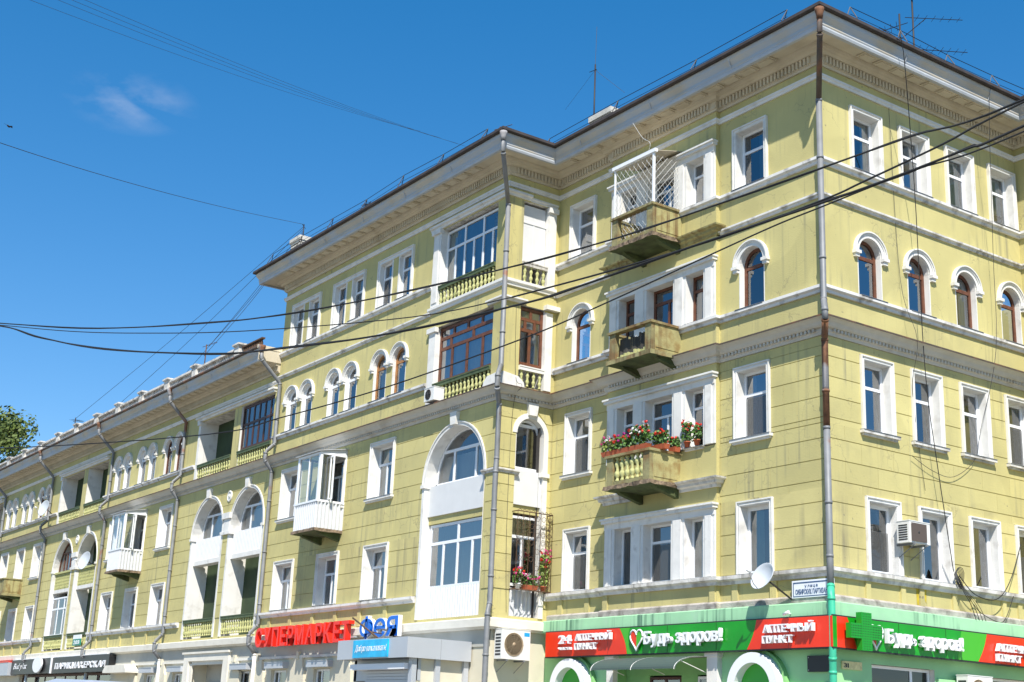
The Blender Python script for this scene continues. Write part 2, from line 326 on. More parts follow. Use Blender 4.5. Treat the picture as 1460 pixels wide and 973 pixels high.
def curtain_mesh(u0, u1, z0, z1, matn, amp=0.025):
    def mk():
        b = MB(); n = max(8, int((u1 - u0) / 0.05)); i0 = len(b.v)
        for k in range(n + 1):
            u = u0 + (u1 - u0) * k / n; y = amp * math.sin(k * 1.9) + amp * 0.6 * math.sin(k * 0.83 + u0)
            b.v += [(u, y * 1.4, z0), (u, y * 0.6, z1)]
        for k in range(n): b.f.append((2 * k, 2 * k + 2, 2 * k + 3, 2 * k + 1)); b.m.append(0); b.sm.append(True)
        return b.mesh('curtain', matn)
    return cached(('cu', round(u0, 2), round(u1, 2), round(z0, 2), round(z1, 2), matn), mk)
def glazing(part, w, h, mulls, trans, fm, d, arch=0, bar=0.07, curtain=None, z=0, u=0, gm='glass', net=None):
    obj('frame', frame_mesh(w, h, mulls, trans, fm, bar, arch), part, None, u, z, d)
    obj('pane', pane_mesh(w, h, arch, gm), part, None, u, z, d)
    if curtain:
        top = h + (w / 2 * 0.8 if arch else 0)
        for c in curtain: obj('curtain', curtain_mesh(c[0] * w, c[1] * w, c[3] if len(c) > 3 else 0.04, top - 0.05, c[2]), part, None, u, z, d - 0.10)
    if net:
        b = MB(); b.face([(net[0] * w, 0, net[2] * h), (net[1] * w, 0, net[2] * h), (net[1] * w, 0, net[3] * h), (net[0] * w, 0, net[3] * h)])
        obj('insect_screen', b, part, None, u, z, d + 0.034, mats='insect_net')

CUR = [[(-0.46, -0.12, 'curtain'), (0.2, 0.46, 'curtain')], [(-0.46, 0.46, 'curtain')], None, [(0.05, 0.46, 'curtain')], [(-0.46, -0.05, 'curtain_teal')], [(-0.45, 0.45, 'curtain', 0.5)], None, [(-0.46, -0.2, 'curtain')]]
def pick(): return random.choice(CUR)
def surround_rect(W, H, t, depth, old=False, sill=True, head=True):
    def mk():
        b = MB(); a = W / 2; o = a - t; e = 0.035
        b.box(-a + e, -o, -depth - 0.04, 0.05, 0, H - e); b.box(o, a - e, -depth - 0.04, 0.05, 0, H - e)
        b.box(-o, o, -depth - 0.04, 0.05, H - t, H - e)
        b.box(-a, -a + e, -0.03, 0.085, 0, H); b.box(a - e, a, -0.03, 0.085, 0, H); b.box(-a + e, a - e, -0.03, 0.085, H - e, H)
        b.box(-o, o, -depth - 0.04, -0.01, -0.05, 0.0)
        b.box(-o - 0.045, -o - 0.02, 0.05, 0.066, 0.0, H - t + 0.02); b.box(o + 0.02, o + 0.045, 0.05, 0.066, 0.0, H - t + 0.02); b.box(-o - 0.02, o + 0.02, 0.05, 0.066, H - t + 0.02, H - t + 0.045)
        return b.mesh('window', 'trim_worn' if old else 'trim')
    return cached(('sr', W, H, t, depth, old), mk)
def sill_mesh(W, ext, dd, th, matn):
    def mk():
        b = MB(); a = W / 2 + ext
        b.prism([(0, 0)] * 0 or [(-a, -th), (a, -th), (a, -0.02), (-a, -0.02)], -0.02, dd, 0)
        b.box(-a + 0.05, a - 0.05, -0.02, dd - 0.05, -th - 0.05, -th, 0)
        b.hexa([(-a, -dd - 0.015, -0.022), (a, -dd - 0.015, -0.022), (a, 0.2, 0.004), (-a, 0.2, 0.004), (-a, -dd - 0.015, -0.008), (a, -dd - 0.015, -0.008), (a, 0.2, 0.016), (-a, 0.2, 0.016)], 1)
        return b.mesh('sill', [matn, 'sill_metal'])
    return cached(('si', W, ext, dd, th, matn), mk)
def win_rect(fr, u, z, W, H, t=0.13, depth=0.23, fm='pvc', lay='t', own_sill=False, old=False, cur='pick', d0=0, tilt=False, net=False):
    p = obj('window', surround_rect(W, H, t, depth, old), B, fr, u, z, d0)
    hole(fr, u - W / 2 + 0.03, u + W / 2 - 0.03, z - 0.03, z + H - 0.03); block(fr, u - W / 2 - 0.01, u + W / 2 + 0.01, z - 0.02, z + H + 0.01)
    w = W - 2 * t; h = H - t
    tr = [(h * 0.66, -w / 2, w / 2)]; mu = []
    if lay == 'd': mu = [(0.0, 0, h * 0.66)]
    if lay == 'o': tr = []
    if lay == 'l': mu = [(-w * 0.1, 0, h * 0.66)]
    glazing(p, w, h, mu, tr, fm, -depth, bar=0.09 if lay == 'o' else 0.07, curtain=pick() if cur == 'pick' else cur, net=(-0.44, 0.44, 0.06, 0.62) if net else None)
    if tilt:
        b = MB(); hh = h * (0.64 if tr else 0.97); a = w * 0.43
        for q in ((-a, -a + 0.06, 0, hh), (a - 0.06, a, 0, hh)): b.box(q[0], q[1], -0.025, 0.025, q[2], q[3])
        b.box(-a + 0.06, a - 0.06, -0.023, 0.023, 0, 0.06); b.box(-a + 0.06, a - 0.06, -0.023, 0.023, hh - 0.06, hh)
        so_ = obj('sash', b, p, None, 0, 0.05, -depth - 0.05, mats=fm); so_.rotation_euler = (math.radians(-9), 0, 0)
    if own_sill: obj('sill', sill_mesh(W, 0.07, 0.15, 0.09, 'trim_old' if fr == 'R' else 'trim'), p, None, 0, 0, 0)
    else: obj('sill', sill_mesh(W, -0.02, 0.13, 0.03, 'ledge'), p, None, 0, 0.0, 0)
    return p
def win_arch(fr, u, z, a, hs, Ro, depth=0.19, fm='wood', cur='pick', trans=True):
    def mk():
        b = MB(); t = 0.03
        b.box(-a - t, -a, -depth - 0.04, 0.004, 0, hs); b.box(a, a + t, -depth - 0.04, 0.004, 0, hs)
        b.arcring(0, hs, a, a + t, -depth - 0.04, 0.004, 14)
        b.arcring(0, hs, a + 0.012, Ro - 0.075, -0.02, 0.05, 16); b.arcring(0, hs, Ro - 0.075, Ro - 0.035, -0.02, 0.075, 16); b.arcring(0, hs, Ro - 0.035, Ro, -0.02, 0.105, 16)
        b.box(-a, a, -depth - 0.04, -0.01, -0.05, 0)
        for s in (-1, 1):
            q = sorted((s * (a + 0.006), s * (Ro + 0.03))); b.box(q[0], q[1], -0.02, 0.125, hs - 0.085, hs - 0.002)
            q = sorted((s * (a + 0.03), s * (Ro + 0.0))); b.box(q[0], q[1], -0.02, 0.085, hs - 0.17, hs - 0.085)
        return b.mesh('window', 'trim')
    p = obj('window', cached(('sa', a, hs, Ro, depth), mk), B, fr, u, z)
    hole(fr, u - a - 0.02, u + a + 0.02, z - 0.03, z + hs, a + 0.02); block(fr, u - Ro, u + Ro, z, z + hs, Ro)
    w = 2 * a
    glazing(p, w, hs, [], [(hs - 0.06, -a, a)] if trans else [], fm, -depth, arch=1, curtain=pick() if cur == 'pick' else cur, bar=0.085)
    obj('sill', sill_mesh(w + 0.1, 0.02, 0.13, 0.03, 'ledge'), p, None, 0, 0, 0)
    return p

# --- street face to the right (frame R)
for k, c in enumerate((1.72, 3.62, 5.53, 7.40)):
    win_rect('R', c, 15.86, 1.22, 1.76, tilt=(k == 2), cur=[CUR[0], CUR[3], CUR[1], CUR[5]][k])
for k, c in enumerate((1.73, 3.62, 5.56, 7.50)): win_arch('R', c, 12.48, 0.42, 1.17, 0.60, cur=[CUR[2], CUR[7], CUR[3], CUR[2]][k])
for k, c in enumerate((1.82, 3.70, 5.62, 7.52)): win_rect('R', c, 9.06, 1.20, 1.88, own_sill=True, cur=[CUR[4], CUR[4], CUR[4], CUR[7]][k], tilt=(k < 3), net=(k == 3))
for k, c in enumerate((1.87, 3.79, 5.75, 7.65)): win_rect('R', c, 5.66, 1.24, 1.79, old=True, lay='o', tilt=(k in (0, 2)), cur=[CUR[2], CUR[4], CUR[4], CUR[2]][k], net=(k in (0, 3)))
for c in (9.9, 12.2, 14.5, 16.8):
    win_rect('Q', c, 15.86, 1.22, 1.76); win_arch('Q', c, 12.48, 0.42, 1.17, 0.60); win_rect('Q', c, 9.06, 1.20, 1.88, own_sill=True); win_rect('Q', c, 5.66, 1.24, 1.79, old=True)
# --- wing face (frame W), single windows
for c in (-9.62, -2.41):
    win_rect('W', c, 15.86, 1.27, 1.78, cur=[(0.0, 0.46, 'curtain_blue')] if c > -5 else CUR[2])
    win_arch('W', c + (0.0 if c > -5 else 0.02), 12.48, 0.43, 1.2, 0.62, cur=CUR[2])
    win_rect('W', c + (0 if c > -5 else 0.06), 9.06, 1.27, 1.88, own_sill=True, net=True, cur=CUR[7])
    win_rect('W', c + (0.07 if c > -5 else 0.12), 5.66, 1.24, 1.80, old=False, lay='o' if c > -5 else 't', cur=CUR[4] if c > -5 else CUR[2], net=c < -5)
# --- wing face, triple windows on the shallow projection
RIS0, RIS1, RD = -8.1, -3.6, 0.13
def triple(z, H, fm, lay, cur, kinds):
    c = -5.83; p = MB(); hw = 2.215; ops = [(-1.78, -1.08), (-0.56, 0.56), (1.08, 1.78)]; top = H - 0.30; dp = 0.26
    ed = [-hw] + [x for o in ops for x in o] + [hw]
    for k in range(0, 8, 2):
        p.box(ed[k], ed[k + 1], -dp - 0.04, 0.05, 0, top - 0.0); p.box(ed[k] + 0.10, ed[k + 1] - 0.10, 0.05, 0.085, 0.0, top)
    p.box(-hw, hw, -dp - 0.04, 0.07, top, H - 0.13); p.box(-hw - 0.04, hw + 0.04, -0.02, 0.16, H - 0.13, H - 0.05); p.box(-hw - 0.07, hw + 0.07, -0.02, 0.20, H - 0.05, H)
    for o in ops: p.box(o[0], o[1], -dp - 0.04, -0.01, -0.05, 0)
    q = obj('triple_window', p, B, 'W', c, z, RD, mats='trim' if z > 7 else 'trim_worn')
    hole('W', c - hw + 0.02, c + hw - 0.02, z - 0.03, z + H - 0.06); block('W', c - hw - 0.05, c + hw + 0.05, z, z + H)
    for k, o in enumerate(ops):
        w = o[1] - o[0]; kd = kinds[k]
        glazing(q, w, top, [(0.08, 0, top * 0.70)] if kd == 'd' else [], [] if kd == 'o' else [(top * 0.70, -w / 2, w / 2)], fm, -dp, u=(o[0] + o[1]) / 2, curtain=cur[k], bar=0.075 if fm != 'pvc' else 0.06, net=(-0.44, 0.44, 0.05, 0.66) if kd == 'n' else None)
        if k != 1 or z < 7: obj('sill', sill_mesh(w, 0.04, 0.11, 0.03, 'ledge'), q, None, (o[0] + o[1]) / 2, 0, 0)
N_ = None
triple(15.86, 1.66, 'pvc', 't', [N_, CUR[3], N_], ['t', 'd', 't'])
triple(12.48, 1.70, 'wood', 't', [N_, N_, CUR[7]], ['t', 'd', 't'])
triple(9.06, 1.88, 'pvc', 't', [N_, [(0.25, 0.46, 'curtain')], CUR[3]], ['n', 'd', 't'])
triple(5.66, 1.85, 'pvc', 'o', [CUR[2], CUR[2], CUR[4]], ['o', 'n', 'o'])
# --- projecting middle block (frame M)
COLS = (-17.75, -21.15, -24.62)
def pair_rect(fr, c, z, H, cur):
    def mk():
        b = MB(); a = 1.22; e = 0.035; dp = 0.14; t = 0.15
        b.box(-a + e, -a + t, -dp - 0.04, 0.05, 0, H - e); b.box(a - t, a - e, -dp - 0.04, 0.05, 0, H - e); b.box(-a + t, a - t, -dp - 0.04, 0.05, H - t, H - e)
        b.box(-a, -a + e, -0.03, 0.085, 0, H); b.box(a - e, a, -0.03, 0.085, 0, H); b.box(-a + e, a - e, -0.03, 0.085, H - e, H)
        b.box(-0.19, 0.19, -0.03, 0.012, 0, H - t, 1); b.box(-0.27, -0.19, -dp - 0.04, 0.03, 0, H - t); b.box(0.19, 0.27, -dp - 0.04, 0.03, 0, H - t)
        b.box(-a + t, a - t, -dp - 0.04, -0.01, -0.05, 0)
        return b.mesh('window', ['trim', 'plaster'])
    p = obj('window', cached(('pr', H), mk), B, fr, c, z); hole(fr, c - 1.19, c + 1.19, z - 0.03, z + H - 0.03)
    for s in (-1, 1):
        w = 0.80; h = H - 0.15
        glazing(p, w, h, [], [(h * 0.66, -w / 2, w / 2)], 'pvc', -0.14, u=s * 0.66, curtain=random.choice(CUR), net=(-0.42, 0.42, 0.06, 0.62) if random.random() < .5 else None)
        obj('sill', sill_mesh(w, 0.02, 0.13, 0.03, 'ledge'), p, None, s * 0.66, 0, 0)
def pair_arch(fr, c, z, fm):
    for s in (-1, 1): win_arch(fr, c + s * 0.655, z, 0.42, 1.22, 0.595, depth=0.13, fm=fm, cur=random.choice(CUR))
for k, c in enumerate(COLS):
    pair_rect('M', c, 15.88, 1.78, None)
    pair_arch('M', c, 12.48, 'wood_pale' if k == 0 else 'pvc')
    win_rect('M', c, 9.06, 1.66, 1.92, t=0.15, depth=0.27, lay='l', own_sill=True)
    win_rect('M', c, 5.70, 1.64, 1.80, t=0.15, depth=0.27, lay='l')
# --- long lower block further left (frame M too)
PER = 19.45
LCOLS = [c - PER * k for k in range(2) for c in (-37.25, -40.6, -43.95)]
for k, c in enumerate(LCOLS):
    pair_arch('M', c, 12.42, 'pvc' if k % 3 else 'wood')
    win_rect('M', c, 9.06, 1.62, 1.90, t=0.15, depth=0.27, lay='l', own_sill=True)
    win_rect('M', c, 5.66, 1.62, 1.82, t=0.15, depth=0.27, lay='l')

# --- balusters and loggias
def baluster_mesh(h=0.55, r=0.062):
    def mk():
        b = MB(); pr = [(0.75, 0), (0.75, 0.07), (0.42, 0.09), (0.55, 0.16), (1.0, 0.27), (0.95, 0.36), (0.5, 0.47), (0.62, 0.50), (0.45, 0.53), (0.9, 0.64), (0.95, 0.72), (0.45, 0.86), (0.42, 0.9), (0.75, 0.93), (0.75, 1.0)]
        b.lathe([(r * a, h * t) for a, t in pr], 8); return b.mesh('baluster', 'baluster_paint')
    return cached(('bal', h, r), mk)
def balustrade(part, u0, u1, z0, z1, n, d, rail='paint_green', base=True):
    h = z1 - z0 - 0.1
    for k in range(n): obj('baluster', baluster_mesh(round(h, 2)), part, None, u0 + (u1 - u0) * (k + 0.5) / n, z0, d)
    b = MB(); b.box(u0, u1, d - 0.08, d + 0.075, z1 - 0.10, z1); b.box(u0, u1, d - 0.09, d + 0.09, z1, z1 + 0.04); obj('handrail', b, part, mats=rail)
def recess(name, u0, u1, z0, z1, depth, sides='trim', back='loggia_back', arch=0, fr='M', floor=True, reg=True):
    """an open loggia box behind a rectangular or arched opening"""
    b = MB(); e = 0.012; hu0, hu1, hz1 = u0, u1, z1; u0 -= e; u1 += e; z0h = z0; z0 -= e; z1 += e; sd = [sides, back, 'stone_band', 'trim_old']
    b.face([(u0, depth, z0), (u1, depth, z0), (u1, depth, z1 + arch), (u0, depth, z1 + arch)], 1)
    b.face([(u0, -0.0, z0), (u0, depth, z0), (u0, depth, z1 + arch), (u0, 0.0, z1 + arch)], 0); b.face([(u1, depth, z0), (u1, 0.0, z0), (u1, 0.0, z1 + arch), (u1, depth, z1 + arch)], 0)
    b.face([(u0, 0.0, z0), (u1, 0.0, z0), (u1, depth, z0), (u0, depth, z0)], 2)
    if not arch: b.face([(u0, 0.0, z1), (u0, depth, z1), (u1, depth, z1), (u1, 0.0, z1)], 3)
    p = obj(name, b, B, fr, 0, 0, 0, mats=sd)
    if reg: hole(fr, hu0, hu1, z0h, hz1, arch)
    return p
def corr_panel(part, u0, u1, z0, z1, d, pitch=0.14, side=None, name='corrugated_panel', matn='corrugated'):
    b = MB(); n = int((u1 - u0) / pitch * 4); P = []
    for k in range(n + 1):
        a = k % 4; P.append((u0 + (u1 - u0) * k / n, 0.03 if a in (0, 1) else -0.03))
    for (a, ya), (c, yc) in zip(P, P[1:]):
        if side is None: b.face([(a, -d + ya, z0), (c, -d + yc, z0), (c, -d + yc, z1), (a, -d + ya, z1)])
        else: b.face([(side + ya, -a, z0), (side + yc, -c, z0), (side + yc, -c, z1), (side + ya, -a, z1)])
    return obj(name, b, part, mats=matn)
def arch_glaze(part, c, zs, a, d, fm, zb, mulls=(-0.6, 0.6), cur=None):
    b = MB(); bar = 0.07; t = 0.035; hs = zs - zb
    b.box(c - a, c + a, d - t, d + t, zb, zb + 0.09)
    if hs > 0.1: b.box(c - a, c - a + bar, d - t, d + t, zb + 0.09, zs); b.box(c + a - bar, c + a, d - t, d + t, zb + 0.09, zs)
    b.arcring(c, zs, a - bar, a, d - t, d + t, 18)
    zt = zs + a * 0.62; w = math.sqrt(a * a - (zt - zs) ** 2) - 0.03
    b.box(c - w, c + w, d - t, d + t - 0.003, zt - 0.045, zt + 0.045)
    for m in mulls: b.box(c + m - 0.045, c + m + 0.045, d - t, d + t - 0.006, zb + 0.09, min(zt - 0.04, zs + math.sqrt(a * a - m * m) - 0.05))
    obj('frame', b, part, mats=fm)
    b = MB(); b.face([(c - a, -d, zb), (c + a, -d, zb)] + [(c + a * math.cos(PI * k / 18), -d, zs + a * math.sin(PI * k / 18)) for k in range(19)]); obj('pane', b, part, mats='glass')
    if cur: obj('curtain', curtain_mesh(c - a + 0.1, c + a - 0.1, zb + 0.05, zs + a * 0.55, cur), part, None, 0, 0, d - 0.15)
def big_arch_trim(fr, c, zs, a, zb, depth, left=True, right=True, key=True):
    """white reveal and jambs of a two storey arch"""
    b = MB(); b.arcring(c, zs, a, a + 0.14, -depth, 0.03, 22); b.arcring(c, zs, a + 0.10, a + 0.14, 0.03, 0.06, 22)
    if left:
        b.box(c - a - 0.14, c - a, -depth, 0.03, zb, zs); b.box(c - a - 0.16, c - a + 0.05, -depth, 0.09, zs - 0.10, zs)
    if right:
        b.box(c + a, c + a + 0.14, -depth, 0.03, zb, zs); b.box(c + a - 0.05, c + a + 0.16, -depth, 0.09, zs - 0.10, zs)
    if key: b.prism([(c - 0.14, zs + a + 0.02), (c + 0.14, zs + a + 0.02), (c + 0.19, zs + a + 0.42), (c - 0.19, zs + a + 0.42)], -0.02, 0.16)
    p = obj('arch_surround', b, B, fr, mats='trim'); hole(fr, c - a - 0.05, c + a + 0.05, zb, zs, a + 0.05); block(fr, c - a - 0.15, c + a + 0.15, zb, zs, a + 0.16)
    return p

# corner loggia of the middle block
LU0, LU1 = -14.75, -11.5
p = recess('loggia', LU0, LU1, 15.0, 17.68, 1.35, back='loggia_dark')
balustrade(p, LU0, LU1, 15.02, 15.64, 15, 0.0)
us = [LU0 + (LU1 - LU0) * k / 6 for k in range(7)]; cu = (LU0 + LU1) / 2
zz = 15.72; hh = 17.62 - zz; w = LU1 - LU0
glazing(p, w, hh, [(us[k] - cu, 0, hh * 0.64) for k in (1, 3, 5)] + [(us[2] - cu, 0, hh), (us[4] - cu, 0, hh)], [(hh * 0.66, -w / 2, w / 2)], 'pvc', -0.22, u=cu, z=zz, bar=0.075, curtain=[(-0.30, 0.30, 'curtain_blue'), (-0.48, -0.36, 'curtain')])
b = MB(); b.box(-15.2, -14.75, -0.3, 0.06, 15.02, 17.56); b.box(-15.12, -14.83, 0.06, 0.085, 15.15, 17.45); b.box(-15.26, -14.72, -0.02, 0.13, 17.56, 17.72); obj('pilaster', b, B, 'M', mats='trim')
p = recess('loggia', LU0, LU1, 11.72, 14.28, 1.35, back='loggia_dark')
balustrade(p, LU0, LU1, 11.74, 12.32, 15, 0.0)
zz = 12.40; hh = 14.24 - zz
glazing(p, w, hh, [(-w * 0.27, 0, hh * 0.60), (0.0, 0, hh * 0.60), (w * 0.27, 0, hh * 0.60), (-w * .30, hh * .6, hh * .8), (w * .1, hh * .6, hh * .8), (-w * .25, hh * .8, hh), (0, hh * .8, hh), (w * .25, hh * .8, hh)], [(hh * 0.61, -w / 2, w / 2), (hh * 0.80, -w / 2, w / 2)], 'wood', -0.16, u=cu, z=zz, bar=0.095, curtain=[(-0.47, -0.1, 'curtain'), (-0.02, 0.47, 'curtain')])
b = MB(); b.box(-15.15, -14.75, -0.3, 0.06, 11.72, 14.12); b.box(-15.22, -14.70, -0.02, 0.13, 14.12, 14.28); obj('pilaster', b, B, 'M', mats='trim')
ac_, ar_ = -13.25, 1.66
big_arch_trim('M', ac_, 9.10, ar_, 4.92, 0.62, right=False)
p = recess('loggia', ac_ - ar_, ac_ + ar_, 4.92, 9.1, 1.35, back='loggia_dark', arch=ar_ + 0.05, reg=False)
arch_glaze(p, ac_, 9.12, ar_ - 0.02, -0.40, 'pvc', 9.08, (-0.62, 0.62), 'curtain')
b = MB(); b.box(ac_ - ar_, ac_ + ar_, -0.38, -0.14, 8.10, 9.06); obj('parapet', b, p, mats='board_white')
b = MB(); b.box(ac_ - ar_, ac_ + ar_, -0.40, -0.20, 7.86, 8.10); obj('lintel', b, p, mats='plaster')
hh = 7.84 - 5.86; w = 2 * ar_ - 0.1
glazing(p, w, hh, [(-w * 0.25, 0, hh * 0.68), (0, 0, hh), (w * 0.25, 0, hh * 0.68)], [(hh * 0.70, -w / 2, w / 2)], 'pvc', -0.28, u=ac_, z=5.86, bar=0.085, curtain=[(-0.47, 0.47, 'curtain_teal')])
corr_panel(p, ac_ - ar_, ac_ + ar_, 4.95, 5.86, -0.22)
# its narrow side face (frame T)
p = recess('loggia', -1.38, -0.44, 15.0, 17.68, 0.9, fr='T', back='loggia_dark')
balustrade(p, -1.38, -0.44, 15.02, 15.64, 4, 0.0, rail='trim_old')
b = MB(); b.box(-1.38, -0.92, -0.14, -0.11, 15.72, 17.0); b.box(-0.90, -0.46, -0.14, -0.11, 15.72, 17.0); b.box(-1.38, -0.46, -0.16, -0.13, 17.03, 17.62); b.box(-0.93, -0.89, -0.14, -0.10, 15.72, 17.03); b.box(-1.38, -0.44, -0.14, -0.09, 17.0, 17.04); obj('board_infill', b, p, mats='board_white')
b = MB(); b.box(-0.44, -0.16, -0.25, 0.07, 15.02, 17.5); b.box(-0.48, -0.12, -0.02, 0.14, 17.5, 17.66); obj('pilaster', b, B, 'T', mats='trim')
p = recess('loggia', -1.35, -0.44, 11.72, 14.28, 0.9, fr='T', back='loggia_dark')
balustrade(p, -1.35, -0.44, 11.74, 12.32, 4, 0.0, rail='trim')
zz = 12.42; hh = 14.24 - zz; w = 0.91
glazing(p, w, hh, [(-0.02, 0, hh * 0.60), (-0.2, hh * .6, hh * .8), (0.16, hh * .6, hh * .8), (0, hh * .8, hh)], [(hh * 0.61, -w / 2, w / 2), (hh * 0.80, -w / 2, w / 2)], 'wood', -0.12, u=-0.895, z=zz, bar=0.09, curtain=[(-0.46, -0.08, 'curtain'), (0.05, 0.46, 'curtain')])
b = MB(); b.box(-0.44, -0.18, -0.25, 0.07, 11.72, 14.2); b.box(-0.50, 0.06, -0.02, 0.2, 14.28, 14.42); obj('pilaster', b, B, 'T', mats='trim')
tc_, ta_ = -0.82, 0.50
b = MB(); b.arcring(tc_, 10.28, ta_, ta_ + 0.16, -0.25, 0.04, 16); b.box(tc_ + ta_, tc_ + ta_ + 0.16, -0.25, 0.04, 4.92, 10.28); b.box(tc_ - ta_ - 0.04, tc_ - ta_, -0.25, 0.01, 9.2, 10.28); b.box(tc_ + ta_ - 0.10, tc_ + ta_ + 0.20, -0.2, 0.10, 9.06, 9.18); b.prism([(tc_ - 0.14, 10.86), (tc_ + 0.14, 10.86), (tc_ + 0.19, 11.24), (tc_ - 0.19, 11.24)], -0.02, 0.14)
obj('arch_surround', b, B, 'T', mats='trim'); hole('T', tc_ - ta_ - 0.02, tc_ + ta_ + 0.05, 4.92, 10.28, ta_ + 0.03); block('T', tc_ - ta_ - 0.03, tc_ + ta_ + 0.16, 4.92, 10.28, ta_ + 0.16)
p = recess('loggia', tc_ - ta_, tc_ + ta_, 4.92, 10.28, 0.9, fr='T', back='loggia_dark', arch=ta_ + 0.05, reg=False)
arch_glaze(p, tc_, 10.28, ta_ - 0.02, -0.22, 'pvc', 9.22, (), None)
b = MB(); b.box(tc_ - ta_, tc_ + ta_, -0.24, -0.06, 8.16, 9.20); obj('parapet', b, p, mats='board_white')
b = MB(); b.box(tc_ - ta_, tc_ + ta_, -0.30, -0.12, 7.92, 8.16); obj('lintel', b, p, mats='plaster')
glazing(p, 0.98, 2.05, [(-0.02, 0, 2.05 * 0.68)], [(2.05 * 0.70, -0.49, 0.49)], 'pvc', -0.2, u=tc_, z=5.8, bar=0.08, curtain=[(0.0, 0.2, 'curtain_teal')])
corr_panel(p, tc_ - ta_, tc_ + ta_, 4.93, 5.74, -0.16)
# window grille with scrolls
b = MB(); G0, G1, gz0, gz1 = -1.36, -0.10, 5.66, 7.92
for zc in (gz0, gz1): b.tube([(G0, -0.30, zc), (G1, -0.30, zc)], 0.016); b.tube([(G1, -0.30, zc), (G1, -0.02, zc)], 0.016); b.tube([(G0, -0.30, zc), (G0, -0.02, zc)], 0.016)
for k in range(7): b.tube([(G0 + (G1 - G0) * k / 6, -0.30, gz0), (G0 + (G1 - G0) * k / 6, -0.30, gz1)], 0.009, 5)
for k in range(3): b.tube([(G1, -0.02 - 0.28 * k / 2, gz0), (G1, -0.02 - 0.28 * k / 2, gz1)], 0.009, 5)
def scroll(cu_, cz_, r, face_u=None):
    P = [(r * (1 - 0.5 * t) * math.cos(2 * PI * 1.1 * t), r * (1 - 0.5 * t) * math.sin(2 * PI * 1.1 * t)) for t in [q / 9 for q in range(10)]]
    b.tube([((cu_ + x, -0.30, cz_ + y) if face_u is None else (face_u, -0.16 + x, cz_ + y)) for x, y in P], 0.007, 4, caps=False)
for r_ in range(9):
    zc = gz1 - 0.18 - r_ * 0.24
    for k in range(6):
        if r_ < 3 or (k + r_) % 2: scroll(G0 + (G1 - G0) * (k + 0.5) / 6, zc, 0.095)
    scroll(0, zc, 0.09, G1)
for k in range(8): b.tube([(G0 + (G1 - G0) * (k + t / 4) / 8, -0.30, gz1 + 0.06 * math.sin(PI * t / 4)) for t in range(5)], 0.008, 4)
for k in range(6): b.tube([(G0 + (G1 - G0) * k / 5, -0.02, gz0 + 0.02), (G0 + (G1 - G0) * k / 5, -0.31, gz0 + 0.02)], 0.012, 5)
obj('window_grille', b, B, 'T', mats='rusty_iron')

